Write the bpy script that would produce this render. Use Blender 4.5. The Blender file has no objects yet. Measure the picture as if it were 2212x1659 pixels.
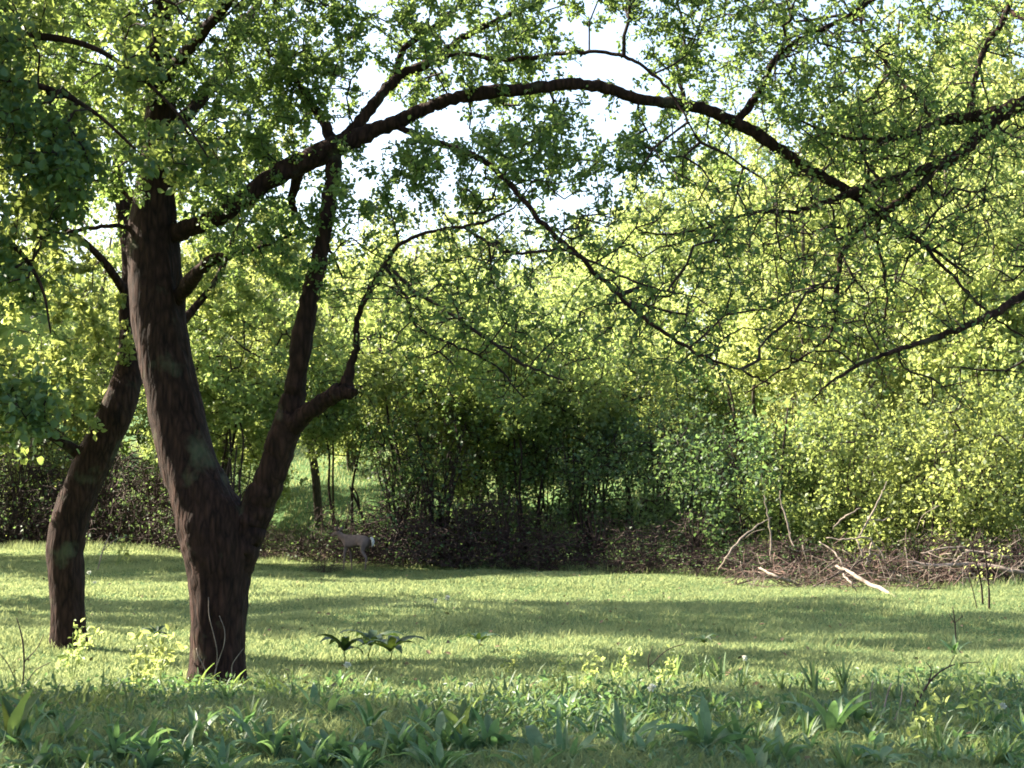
import bpy, math
import numpy as np
from mathutils import Vector

sc = bpy.context.scene
# ------------------------------------------------------------------ camera, sky, sun, exposure
F = 1700.0                       # focal length in pixels of a 1024 px wide picture
PITCH = math.radians(4.24)
EYE = 1.5
cam_d = bpy.data.cameras.new("camera")
cam = bpy.data.objects.new("camera", cam_d)
sc.collection.objects.link(cam)
cam.location = (0, 0, EYE)
cam.rotation_euler = (math.pi / 2 + PITCH, 0, 0)
cam_d.sensor_width = 36.0
cam_d.lens = 36.0 * F / 1024
cam_d.clip_start = 0.1
cam_d.clip_end = 3000
sc.camera = cam

SUN_AZ = math.radians(-69)       # measured from the view direction, negative = left
SUN_EL = math.radians(38)
w = bpy.data.worlds.new("World"); sc.world = w; w.use_nodes = True
nt = w.node_tree
bg = nt.nodes["Background"]
sky = nt.nodes.new("ShaderNodeTexSky")
sky.sky_type = 'NISHITA'; sky.sun_disc = False
sky.sun_elevation = SUN_EL; sky.sun_rotation = SUN_AZ
sky.air_density = 1.0; sky.dust_density = 3.0; sky.ozone_density = 1.0
nt.links.new(sky.outputs[0], bg.inputs[0])
bg.inputs[1].default_value = 0.09
sd = bpy.data.lights.new("sun", 'SUN'); sd.energy = 5.0; sd.angle = math.radians(0.5); sd.color = (1.0, 0.92, 0.75)
so = bpy.data.objects.new("sun", sd); sc.collection.objects.link(so)
sdir = Vector((math.sin(SUN_AZ) * math.cos(SUN_EL), math.cos(SUN_AZ) * math.cos(SUN_EL), math.sin(SUN_EL)))
so.rotation_euler = sdir.to_track_quat('Z', 'Y').to_euler()
so.location = (0, 0, 30)
sc.view_settings.view_transform = 'Standard'
sc.view_settings.look = 'None'
sc.view_settings.gamma = 1.0
sc.view_settings.exposure = 2.45
sc.render.engine = 'CYCLES'
cy = sc.cycles
cy.max_bounces = 9; cy.diffuse_bounces = 8; cy.glossy_bounces = 2; cy.transmission_bounces = 5; cy.transparent_max_bounces = 4
sc.cycles.filter_width = 1.8; cy.caustics_reflective = False; cy.caustics_refractive = False

# ------------------------------------------------------------------ helpers
S = 1024.0 / 2212.0              # measuring pictures were 2212 px wide
MPU = S / F                      # metres per measured pixel per metre of distance
cP, sP = math.cos(PITCH), math.sin(PITCH)

def smooth(a, b, x):
    t = np.clip((x - a) / (b - a), 0, 1)
    return t * t * (3 - 2 * t)

def edge_y(x):                   # the wood's edge: nearer on the right
    return np.where(x > 0, 43 - 0.95 * x, 43 - 0.62 * x) + 0.55 * np.sin(x * 1.1 + 1) + 0.35 * np.sin(x * 2.7)

def terrain(x, y):
    x = np.asarray(x, float); y = np.asarray(y, float)
    h = 0.028 * np.sin(x * 0.8 + y * 0.35) + 0.03 * np.sin(y * 0.55 - x * 0.3 + 1.0) + 0.015 * np.sin(x * 2.1 - y * 1.3)
    h = h * (0.4 + smooth(8, 20, y))
    h = h + 0.28 * smooth(-2, -12, x) * smooth(25, 48, y)
    d = y - edge_y(x) - 5
    h = h + np.where(d > 0, 0.155 * np.maximum(d, 0) * smooth(0, 12, d), 0) * np.where(d > 75, 75 / np.maximum(d, 1), 1)
    return h

def ray(u, v):
    a = (u * S - 512) / F; b = (384 - v * S) / F
    return np.array([a, cP - b * sP, sP + b * cP])

def px(u, v, D):                 # point in the world seen at (u, v), D metres away
    r = ray(u, v)
    return np.array([0, 0, EYE]) + r * (D / r[1])

def gp(u, v):                    # the point of the ground seen at (u, v)
    r = ray(u, v); r = r / r[1]
    for D in np.arange(7, 120, 0.05):
        p = np.array([0, 0, EYE]) + r * D
        if p[2] <= terrain(p[0], p[1]):
            return p
    return p

def ground(x, y): return np.array([x, y, float(terrain(x, y))])

def link(o): sc.collection.objects.link(o); return o

def mesh(name, verts, faces, mat=None, parent=None, tint=None, smooth_sh=False, fsize=4, loc=None):
    """verts (N,3) array, faces (M,k) array of equal sized faces"""
    verts = np.asarray(verts, np.float32); faces = np.asarray(faces, np.int32)
    if loc is not None: verts = verts - np.asarray(loc, np.float32)
    k = faces.shape[1]; m = bpy.data.meshes.new(name)
    m.vertices.add(len(verts)); m.vertices.foreach_set("co", verts.ravel())
    m.loops.add(faces.size); m.loops.foreach_set("vertex_index", faces.ravel())
    m.polygons.add(len(faces))
    m.polygons.foreach_set("loop_start", np.arange(0, faces.size, k, dtype=np.int32))
    m.polygons.foreach_set("loop_total", np.full(len(faces), k, np.int32))
    if smooth_sh: m.polygons.foreach_set("use_smooth", np.ones(len(faces), bool))
    m.update(calc_edges=True)
    if tint is not None:
        at = m.attributes.new("tint", 'FLOAT', 'FACE'); at.data.foreach_set("value", np.asarray(tint, np.float32))
    o = bpy.data.objects.new(name, m); link(o)
    if mat: m.materials.append(mat)
    if parent: o.parent = parent
    if loc is not None: o.location = loc
    return o

def tag(o, label=None, cat=None, group=None, kind=None):
    if label: o["label"] = label
    if cat: o["category"] = cat
    if group: o["group"] = group
    if kind: o["kind"] = kind
    return o

def thing(name, label, cat, loc=(0, 0, 0), rz=0.0, group=None):
    o = bpy.data.objects.new(name, None); link(o)
    o.location = tuple(float(c) for c in loc); o.rotation_euler = (0, 0, rz); o.empty_display_size = 0.3
    return tag(o, label, cat, group)

KIDS = {}
def copy_tree(src, loc, rz, scale, label, group, tilt=(0, 0)):
    c = src.copy(); link(c)
    c.location = tuple(float(a) for a in loc); c.rotation_euler = (tilt[0], tilt[1], rz)
    c.scale = scale if isinstance(scale, tuple) else (scale,) * 3
    c["label"] = label
    if group: c["group"] = group
    for ch in KIDS[src.name]:
        d = ch.copy(); link(d); d.parent = c
        for g in KIDS.get(ch.name, []):
            e = g.copy(); link(e); e.parent = d
    return c

# ------------------------------------------------------------------ materials
def new_mat(name):
    m = bpy.data.materials.new(name); m.use_nodes = True
    t = m.node_tree; t.nodes.clear()
    out = t.nodes.new("ShaderNodeOutputMaterial")
    return m, t, out

def leaf_mat(name, dark, light, trans, tfac=0.5, rough=0.5, spec=0.35):
    """dark..light = reflected colour over the leaves, trans = colour of light coming through"""
    m, t, out = new_mat(name); N = t.nodes.new; L = t.links.new
    at = N("ShaderNodeAttribute"); at.attribute_name = "tint"
    oi = N("ShaderNodeObjectInfo")
    cr = N("ShaderNodeValToRGB"); cr.color_ramp.elements[0].color = (*dark, 1); cr.color_ramp.elements[1].color = (*light, 1)
    L(at.outputs["Fac"], cr.inputs[0])
    hs = N("ShaderNodeHueSaturation")
    mr = N("ShaderNodeMapRange"); mr.inputs[3].default_value = 0.485; mr.inputs[4].default_value = 0.512
    L(oi.outputs["Random"], mr.inputs[0]); L(mr.outputs[0], hs.inputs["Hue"]); L(cr.outputs[0], hs.inputs["Color"])
    p = N("ShaderNodeBsdfPrincipled"); p.inputs["Roughness"].default_value = rough; p.inputs["Specular IOR Level"].default_value = spec
    L(hs.outputs[0], p.inputs["Base Color"])
    tr = N("ShaderNodeBsdfTranslucent")
    ct = N("ShaderNodeValToRGB")
    ct.color_ramp.elements[0].color = (*[c * 0.55 for c in trans], 1); ct.color_ramp.elements[1].color = (*trans, 1)
    L(at.outputs["Fac"], ct.inputs[0])
    h2 = N("ShaderNodeHueSaturation"); L(mr.outputs[0], h2.inputs["Hue"]); L(ct.outputs[0], h2.inputs["Color"]); L(h2.outputs[0], tr.inputs[0])
    mx = N("ShaderNodeMixShader"); mx.inputs[0].default_value = tfac
    L(p.outputs[0], mx.inputs[1]); L(tr.outputs[0], mx.inputs[2]); L(mx.outputs[0], out.inputs[0])
    return m

def bark_mat(name, c1, c2, scale=9.0, bump=0.6, lichen=0.0, rough=0.9):
    m, t, out = new_mat(name); N = t.nodes.new; L = t.links.new
    tc = N("ShaderNodeTexCoord"); mp = N("ShaderNodeMapping"); mp.inputs["Scale"].default_value = (1, 1, 0.22)
    L(tc.outputs["Object"], mp.inputs[0])
    n1 = N("ShaderNodeTexNoise"); n1.inputs["Scale"].default_value = scale * 2.5; n1.inputs["Detail"].default_value = 6; n1.inputs["Roughness"].default_value = 0.65
    v1 = N("ShaderNodeTexVoronoi"); v1.inputs["Scale"].default_value = scale * 3; v1.feature = 'DISTANCE_TO_EDGE'
    L(mp.outputs[0], n1.inputs[0]); L(mp.outputs[0], v1.inputs[0])
    mul = N("ShaderNodeMath"); mul.operation = 'MULTIPLY_ADD'; mul.inputs[1].default_value = 0.9
    L(v1.outputs["Distance"], mul.inputs[0]); L(n1.outputs["Fac"], mul.inputs[2])
    cr = N("ShaderNodeValToRGB")
    cr.color_ramp.elements[0].position = 0.35; cr.color_ramp.elements[0].color = (*c1, 1)
    cr.color_ramp.elements[1].position = 0.95; cr.color_ramp.elements[1].color = (*c2, 1)
    L(mul.outputs[0], cr.inputs[0])
    col = cr.outputs[0]
    if lichen > 0:
        n2 = N("ShaderNodeTexNoise"); n2.inputs["Scale"].default_value = 3.2; n2.inputs["Detail"].default_value = 5
        L(tc.outputs["Object"], n2.inputs[0])
        r2 = N("ShaderNodeValToRGB"); r2.color_ramp.elements[0].position = 0.60; r2.color_ramp.elements[1].position = 0.74
        L(n2.outputs["Fac"], r2.inputs[0])
        mm = N("ShaderNodeMath"); mm.operation = 'MULTIPLY'; mm.inputs[1].default_value = lichen; L(r2.outputs[0], mm.inputs[0])
        mx = N("ShaderNodeMix"); mx.data_type = 'RGBA'; mx.inputs[7].default_value = (0.16, 0.19, 0.11, 1)
        L(mm.outputs[0], mx.inputs[0]); L(col, mx.inputs[6]); col = mx.outputs[2]
    p = N("ShaderNodeBsdfPrincipled"); p.inputs["Roughness"].default_value = rough; p.inputs["Specular IOR Level"].default_value = 0.15
    L(col, p.inputs["Base Color"])
    b = N("ShaderNodeBump"); b.inputs["Strength"].default_value = bump; b.inputs["Distance"].default_value = 0.02
    L(mul.outputs[0], b.inputs["Height"]); L(b.outputs[0], p.inputs["Normal"]); L(p.outputs[0], out.inputs[0])
    return m

def plain_mat(name, c, rough=0.8, var=0.25, scale=12.0, spec=0.2, trans=None):
    m, t, out = new_mat(name); N = t.nodes.new; L = t.links.new
    tc = N("ShaderNodeTexCoord"); n = N("ShaderNodeTexNoise"); n.inputs["Scale"].default_value = scale; n.inputs["Detail"].default_value = 4
    L(tc.outputs["Object"], n.inputs[0])
    cr = N("ShaderNodeValToRGB"); cr.color_ramp.elements[0].position = 0.3; cr.color_ramp.elements[1].position = 0.7
    cr.color_ramp.elements[0].color = (*[a * (1 - var) for a in c], 1); cr.color_ramp.elements[1].color = (*[min(1, a * (1 + var)) for a in c], 1)
    L(n.outputs["Fac"], cr.inputs[0])
    p = N("ShaderNodeBsdfPrincipled"); p.inputs["Roughness"].default_value = rough; p.inputs["Specular IOR Level"].default_value = spec
    L(cr.outputs[0], p.inputs["Base Color"])
    if trans:
        tr = N("ShaderNodeBsdfTranslucent"); tr.inputs[0].default_value = (*trans, 1)
        mx = N("ShaderNodeMixShader"); mx.inputs[0].default_value = 0.45
        L(p.outputs[0], mx.inputs[1]); L(tr.outputs[0], mx.inputs[2]); L(mx.outputs[0], out.inputs[0])
    else:
        L(p.outputs[0], out.inputs[0])
    return m

M = {}
M['bark'] = bark_mat("fruit tree bark", (0.006, 0.003, 0.0024), (0.050, 0.024, 0.018), scale=7, bump=1.0, lichen=0.3)
M['bark_grey'] = bark_mat("grey bark", (0.04, 0.032, 0.026), (0.14, 0.115, 0.09), scale=5)
M['twig'] = plain_mat("twig bark", (0.024, 0.014, 0.012))
M['twig_brown'] = plain_mat("thicket stems", (0.050, 0.032, 0.027))
M['deadwood'] = plain_mat("weathered dead wood", (0.21, 0.165, 0.135), var=0.45, scale=14)
M['leaf_main'] = leaf_mat("fruit tree leaves", (0.033, 0.075, 0.028), (0.09, 0.145, 0.055), (0.32, 0.43, 0.10), 0.5)
M['leaf_left'] = leaf_mat("dark broad leaves", (0.025, 0.07, 0.035), (0.08, 0.14, 0.07), (0.40, 0.52, 0.12), 0.45)
M['leaf_spring'] = leaf_mat("young spring leaves", (0.085, 0.125, 0.03), (0.23, 0.285, 0.10), (0.63, 0.73, 0.22), 0.5)
M['leaf_mid'] = leaf_mat("green leaves", (0.06, 0.10, 0.035), (0.17, 0.22, 0.08), (0.50, 0.60, 0.16), 0.5)
M['leaf_shrub_shaded'] = leaf_mat("shaded shrub leaves", (0.032, 0.07, 0.028), (0.085, 0.14, 0.055), (0.22, 0.34, 0.10), 0.45)  # darker green stands in for the shade over the central shrubs
M['leaf_herb'] = leaf_mat("broad herb leaves", (0.05, 0.105, 0.045), (0.13, 0.21, 0.10), (0.20, 0.36, 0.11), 0.4, rough=0.45, spec=0.4)
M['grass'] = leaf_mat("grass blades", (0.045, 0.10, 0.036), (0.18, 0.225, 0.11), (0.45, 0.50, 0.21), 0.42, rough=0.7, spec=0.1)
M['leaf_umb_silhouette'] = leaf_mat("silhouetted umbrella plant leaves", (0.018, 0.04, 0.015), (0.035, 0.07, 0.02), (0.08, 0.13, 0.02), 0.3)  # leaf colour darkened to give backlit silhouettes against the sunlit grass
M['leaf_rank'] = leaf_mat("coarse grass blades", (0.035, 0.08, 0.035), (0.10, 0.16, 0.065), (0.26, 0.37, 0.11), 0.42)
M['dry'] = plain_mat("dry leaf", (0.16, 0.11, 0.065), var=0.4)
M['white'] = plain_mat("white petals", (0.75, 0.75, 0.68), var=0.08, trans=(0.6, 0.6, 0.5))

# ground material: turf with soil showing, brown leaf litter under the trees of the wood
def ground_mat():
    m, t, out = new_mat("turf and litter"); N = t.nodes.new; L = t.links.new
    tc = N("ShaderNodeTexCoord")
    n1 = N("ShaderNodeTexNoise"); n1.inputs["Scale"].default_value = 1.3; n1.inputs["Detail"].default_value = 8; n1.inputs["Roughness"].default_value = 0.7
    n2 = N("ShaderNodeTexNoise"); n2.inputs["Scale"].default_value = 28; n2.inputs["Detail"].default_value = 6
    L(tc.outputs["Object"], n1.inputs[0]); L(tc.outputs["Object"], n2.inputs[0])
    cr = N("ShaderNodeValToRGB")
    cr.color_ramp.elements[0].position = 0.3; cr.color_ramp.elements[0].color = (0.035, 0.07, 0.022, 1)
    cr.color_ramp.elements[1].position = 0.7; cr.color_ramp.elements[1].color = (0.085, 0.15, 0.05, 1)
    ad = N("ShaderNodeMath"); ad.operation = 'MULTIPLY_ADD'; ad.inputs[1].default_value = 0.5
    L(n1.outputs["Fac"], ad.inputs[0])
    h = N("ShaderNodeMath"); h.operation = 'MULTIPLY'; h.inputs[1].default_value = 0.5; L(n2.outputs["Fac"], h.inputs[0]); L(h.outputs[0], ad.inputs[2])
    L(ad.outputs[0], cr.inputs[0])
    at = N("ShaderNodeAttribute"); at.attribute_name = "tint"
    lit = N("ShaderNodeValToRGB")
    lit.color_ramp.elements[0].position = 0.3; lit.color_ramp.elements[0].color = (0.035, 0.024, 0.017, 1)
    lit.color_ramp.elements[1].position = 0.7; lit.color_ramp.elements[1].color = (0.11, 0.075, 0.05, 1)
    L(n2.outputs["Fac"], lit.inputs[0])
    mx = N("ShaderNodeMix"); mx.data_type = 'RGBA'
    L(at.outputs["Fac"], mx.inputs[0]); L(cr.outputs[0], mx.inputs[6]); L(lit.outputs[0], mx.inputs[7])
    p = N("ShaderNodeBsdfPrincipled"); p.inputs["Roughness"].default_value = 0.95; p.inputs["Specular IOR Level"].default_value = 0.1
    L(mx.outputs[2], p.inputs["Base Color"])
    b = N("ShaderNodeBump"); b.inputs["Strength"].default_value = 0.6; b.inputs["Distance"].default_value = 0.04
    L(n2.outputs["Fac"], b.inputs["Height"]); L(b.outputs[0], p.inputs["Normal"]); L(p.outputs[0], out.inputs[0])
    return m
M['ground'] = ground_mat()

# ------------------------------------------------------------------ tubes, twig nets, leaves
def spline(P, n=8):
    """Catmull-Rom through rows of P"""
    P = np.asarray(P, float); Q = np.vstack([2 * P[0] - P[1], P, 2 * P[-1] - P[-2]]); out = []
    for i in range(1, len(Q) - 2):
        p0, p1, p2, p3 = Q[i - 1], Q[i], Q[i + 1], Q[i + 2]
        for t in np.linspace(0, 1, n, endpoint=False):
            out.append(0.5 * ((2 * p1) + (-p0 + p2) * t + (2 * p0 - 5 * p1 + 4 * p2 - p3) * t * t + (-p0 + 3 * p1 - 3 * p2 + p3) * t ** 3))
    out.append(Q[-2]); return np.array(out)

def frames(C):
    T = np.gradient(C, axis=0); T /= np.linalg.norm(T, axis=1)[:, None] + 1e-9
    n = np.cross(T[0], [0.31, 0.9, 0.2]); n /= np.linalg.norm(n); A = [n]
    for i in range(1, len(C)):
        n = A[-1] - T[i] * np.dot(A[-1], T[i]); n /= np.linalg.norm(n) + 1e-9; A.append(n)
    A = np.array(A); return A, np.cross(T, A)

def tube(C, R, k=12, rng=None, rough=0.0, flute=0.0):
    C = np.asarray(C, float); R = np.asarray(R, float); A, B = frames(C); n = len(C)
    th = np.linspace(0, 2 * np.pi, k, endpoint=False)
    rr = np.repeat(R[:, None], k, 1)
    if rough and rng is not None:
        z = rng.normal(size=(n, k))
        for _ in range(2):
            z = (z + np.roll(z, 1, 0) + np.roll(z, -1, 0) + np.roll(z, 1, 1) * 0.6) / 3
        ph = rng.uniform(0, 6, 3)
        lump = 0.5 * np.sin(np.arange(n) * 0.31 + ph[0])[:, None] * np.cos(th + ph[1])[None] 
        rr = rr * (1 + rough * z * 1.6 + rough * 0.7 * lump)
    if flute:
        rr = rr * (1 + flute * np.sin(th * 5 + 1.3)[None] + flute * 0.7 * np.sin(th * 8 + np.arange(n)[:, None] * 0.06)[:])
    V = C[:, None] + rr[..., None] * (np.cos(th)[None, :, None] * A[:, None] + np.sin(th)[None, :, None] * B[:, None])
    V = V.reshape(-1, 3)
    i = np.arange(n - 1)[:, None] * k; j = np.arange(k)[None]; j2 = (j + 1) % k
    Fq = np.stack([i + j, i + j2, i + k + j2, i + k + j], -1).reshape(-1, 4)
    V = np.vstack([V, C[0], C[-1]]); a, b = len(V) - 2, len(V) - 1
    jj = np.arange(k); cap = np.stack([np.full(k, a), (jj + 1) % k, jj, jj], -1)
    # caps as narrow quads split through the centre point
    e = (n - 1) * k
    tri0 = [[a, (q + 1) % k, q, a] for q in range(k)]
    Fc = []
    for q in range(0, k, 2):
        Fc.append([a, (q + 2) % k, (q + 1) % k, q]); Fc.append([b, e + q, e + (q + 1) % k, e + (q + 2) % k])
    return V, np.vstack([Fq, np.array(Fc)])

def merge(parts):
    V, Fs, o = [], [], 0
    for v, f in parts:
        V.append(v); Fs.append(f + o); o += len(v)
    return np.vstack(V), np.vstack(Fs)

def grow(skel, attr, rng, step=0.25, wander=0.12, w_path=0.22, sag=0.0):
    """skel: list of (positions) polylines, the starting nodes; attr: (N,3) twig tips. Returns node pos, parent, is_skeleton"""
    pos, par, plen = [], [], []
    for C in skel:
        for i, c in enumerate(C):
            pos.append(c); par.append(-1); plen.append(0.0)
    n0 = len(pos); cap = n0 + int(len(attr) * 14 + 100)
    P = np.zeros((cap, 3)); P[:n0] = pos; PL = np.zeros(cap); PR = np.full(cap, -1); n = n0
    d0 = np.array([np.min(np.sum((P[:n0] - a) ** 2, 1)) for a in attr]); order = np.argsort(d0)
    for k in order:
        a = attr[k]
        D = np.sqrt(np.sum((P[:n] - a) ** 2, 1)); cst = D + w_path * PL[:n]
        j = int(np.argmin(cst)); L = D[j]; m = min(12, max(1, int(L / step)))
        s = P[j]; side = rng.normal(size=3); side[2] = abs(side[2]) * 0.6 + 0.1
        side = side * wander * L / (np.linalg.norm(side) + 1e-9)
        prev = j
        for i in range(1, m + 1):
            if n >= cap: break
            t = i / m
            p = s + (a - s) * t + side * math.sin(math.pi * t) + rng.normal(size=3) * wander * step * 0.35 * (i < m)
            P[n] = p; PR[n] = prev; PL[n] = PL[prev] + L / m; prev = n; n += 1
    return P[:n], PR[:n], n0

def net_radii(P, PR, n0, tip, expo=2.3, rmax=0.06):
    n = len(P); acc = np.zeros(n); cnt = np.zeros(n, int)
    for i in range(n - 1, n0 - 1, -1):
        if cnt[i] == 0: acc[i] = tip ** expo; cnt[i] = 1
        p = PR[i]
        if p >= 0: acc[p] += acc[i] * 1.015; cnt[p] += cnt[i]
    return np.minimum(acc ** (1 / expo), rmax), cnt

def net_mesh(P, PR, n0, R, k=4):
    idx = np.arange(n0, len(P)); a = P[PR[idx]]; b = P[idx]; rb = R[idx]; ra = np.where(PR[idx] >= n0, np.minimum(R[PR[idx]], rb * 1.6), rb * 1.15)
    T = b - a; L = np.linalg.norm(T, axis=1)[:, None] + 1e-9; T = T / L
    ref = np.where(np.abs(T[:, 2:3]) > 0.9, np.array([[1.0, 0, 0]]), np.array([[0, 0, 1.0]]))
    A = np.cross(T, ref); A /= np.linalg.norm(A, axis=1)[:, None]; B = np.cross(T, A)
    b = b + T * rb[:, None] * 0.5
    th = np.linspace(0, 2 * np.pi, k, endpoint=False); c, s = np.cos(th), np.sin(th)
    ring = c[None, :, None] * A[:, None] + s[None, :, None] * B[:, None]
    V = np.concatenate([a[:, None] + ra[:, None, None] * ring, b[:, None] + rb[:, None, None] * ring], 1).reshape(-1, 3)
    o = (np.arange(len(idx)) * 2 * k)[:, None, None]; j = np.arange(k)
    Fq = np.stack([j, (j + 1) % k, k + (j + 1) % k, k + j], -1)[None] + o
    return V, Fq.reshape(-1, 4)

def leaf_mesh(C, rng, size, aspect=0.62, jitter=0.3, up=0.5, droop=0.0, fold=0.18, simple=False):
    """leaves at points C: folded blades with a pointed tip"""
    n = len(C); size = size * rng.uniform(1 - jitter, 1 + jitter, n)
    nrm = rng.normal(size=(n, 3)); nrm /= np.linalg.norm(nrm, axis=1)[:, None]; nrm[:, 2] = nrm[:, 2] + up; nrm /= np.linalg.norm(nrm, axis=1)[:, None]
    d = rng.normal(size=(n, 3)); d[:, 2] -= droop; d -= nrm * np.sum(d * nrm, 1)[:, None]; d /= np.linalg.norm(d, axis=1)[:, None] + 1e-9
    sd_ = np.cross(nrm, d); L = size[:, None]; W = L * aspect * 0.5; fz = W * fold * 2
    base = C; tip = C + d * L - nrm * L * 0.12
    if simple:
        m = C + d * L * 0.45
        V = np.stack([base, m + sd_ * W + nrm * fz, tip, m - sd_ * W + nrm * fz], 1).reshape(-1, 3)
        Fq = np.arange(n * 4).reshape(n, 4); return V, Fq, 1
    m1 = C + d * L * 0.3; m2 = C + d * L * 0.68
    V = np.stack([base, m1 + sd_ * W * 0.95 + nrm * fz, m2 + sd_ * W * 0.8 + nrm * fz, tip, m2 - sd_ * W * 0.8 + nrm * fz, m1 - sd_ * W * 0.95 + nrm * fz], 1).reshape(-1, 3)
    o = (np.arange(n) * 6)[:, None, None]
    Fq = (np.array([[0, 1, 2, 3], [0, 3, 4, 5]])[None] + o).reshape(-1, 4); return V, Fq, 2

def blobs(rng, specs):
    """specs: rows (cx,cy,cz, rx,ry,rz, n, clump) -> clumped points inside ellipsoids"""
    out = []
    for cx, cy, cz, rx, ry, rz, n, cl in specs:
        nc = max(3, int(n / cl)); c = rng.normal(size=(nc, 3)); c /= np.linalg.norm(c, axis=1)[:, None]; c *= rng.uniform(0.25, 1, (nc, 1)) ** (1 / 2.2)
        c = c * [rx, ry, rz] + [cx, cy, cz]
        k = rng.integers(0, nc, n); sg = 0.125 * (rx + ry + rz) / 3 + 0.06
        out.append(c[k] + rng.normal(size=(n, 3)) * sg)
    return np.vstack(out)

def foliage_on_net(P, PR, n0, cnt, rng, n_leaf, spread, maxcnt=4, wfun=None):
    cand = np.where((np.arange(len(P)) >= n0) & (cnt <= maxcnt))[0]
    wgt = (1.0 if wfun is None else wfun(P[cand])) / cnt[cand]; k = rng.choice(cand, n_leaf, p=wgt / wgt.sum()); t = rng.uniform(0, 1, (n_leaf, 1))
    return P[k] * t + P[PR[k]] * (1 - t) + rng.normal(size=(n_leaf, 3)) * spread

def clump_tint(C, rng, scale=1.2):
    ph = rng.uniform(0, 6, 6)
    s = np.sin(C[:, 0] * scale + ph[0]) * np.sin(C[:, 1] * scale + ph[1]) + np.sin(C[:, 2] * scale * 1.2 + ph[2])
    return np.clip(0.5 + 0.22 * s + rng.normal(size=len(C)) * 0.2, 0, 1)

# ------------------------------------------------------------------ ground
ya = np.concatenate([np.arange(-30, 6, 3.0), np.arange(6, 60, 0.35), np.arange(60, 130, 1.5), np.geomspace(131, 1500, 16)])
xh = np.concatenate([np.arange(0, 20, 0.4), np.arange(20, 60, 2), np.geomspace(61, 1200, 14)]); xa = np.concatenate([-xh[:0:-1], xh])
X, Y = np.meshgrid(xa, ya); Z = terrain(X, Y)
V = np.stack([X, Y, Z], -1).reshape(-1, 3); nx_, ny_ = len(xa), len(ya)
i, j = np.meshgrid(np.arange(ny_ - 1), np.arange(nx_ - 1), indexing='ij'); q = (i * nx_ + j)
Fq = np.stack([q, q + 1, q + nx_ + 1, q + nx_], -1).reshape(-1, 4)
cx = V[Fq].mean(1)
def litter(x, y):
    e = y - edge_y(x)
    a = smooth(-0.6, 0.6, e) * (1 - smooth(6, 9, e))
    return np.maximum(a, 0)
g = mesh("ground", V, Fq, M['ground'], tint=litter(cx[:, 0], cx[:, 1]), smooth_sh=True); tag(g, kind="structure")

# ------------------------------------------------------------------ grass
rng = np.random.default_rng(3)
def grass():
    V, T = [], []
    N = 900000
    d = 8.5 + (56 - 8.5) * rng.uniform(0, 1, N) ** 1.15
    x = d * rng.uniform(-0.42, 0.42, N)
    e = d - edge_y(x); keep = (e < 0.3) | (rng.uniform(0, 1, N) < 0.04)
    # unmown tufts: patchy density and height
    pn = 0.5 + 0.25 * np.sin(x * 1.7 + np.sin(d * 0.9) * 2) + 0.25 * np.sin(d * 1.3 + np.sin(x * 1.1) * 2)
    near = smooth(15.5, 12.5, d)
    h = (0.03 + 0.035 * pn) * rng.uniform(0.5, 1.5, N) * (1 + 1.0 * near * pn)
    x, d, h, pn = x[keep], d[keep], h[keep], pn[keep]
    n = len(x); wd = (0.0024 + 0.00023 * d) * rng.uniform(0.7, 1.4, n)
    z = terrain(x, d); base = np.stack([x, d, z - 0.01], -1)
    th = rng.uniform(0, 2 * np.pi, n); lean = np.stack([np.cos(th), np.sin(th), np.zeros(n)], -1)
    ph = th + rng.normal(size=n) * 0.7 + np.pi / 2; sd_ = np.stack([np.cos(ph), np.sin(ph), np.zeros(n)], -1) * wd[:, None]
    ln = rng.uniform(0.2, 1.5, n)
    mid = base + lean * (h * ln * 0.35)[:, None] + np.array([0, 0, 1]) * (h * 0.6)[:, None]
    tip = base + lean * (h * ln)[:, None] + np.array([0, 0, 1]) * h[:, None]
    V = np.stack([base - sd_, base + sd_, mid + sd_ * 0.7, mid - sd_ * 0.7, tip], 1).reshape(-1, 3)
    o = np.arange(n)[:, None] * 5
    F1 = o + np.array([[0, 1, 2, 3]]); F2 = o + np.array([[3, 2, 4, 4]])
    # the tip is a triangle: written as a thin quad with the tip split in two
    V2 = V.reshape(n, 5, 3); tip2 = V2[:, 4] + sd_ * 0.12
    V = np.concatenate([V2, tip2[:, None]], 1).reshape(-1, 3); o = np.arange(n)[:, None] * 6
    Fq = np.concatenate([o + np.array([[0, 1, 2, 3]]), o + np.array([[3, 2, 5, 4]])], 1).reshape(-1, 4)
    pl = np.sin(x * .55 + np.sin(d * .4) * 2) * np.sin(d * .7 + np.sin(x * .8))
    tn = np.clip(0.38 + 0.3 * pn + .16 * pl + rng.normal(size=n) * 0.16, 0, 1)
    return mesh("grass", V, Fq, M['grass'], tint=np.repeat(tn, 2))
tag(grass(), "soft green meadow grass with patches of sun and tree shade", "grass", kind="stuff")
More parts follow.
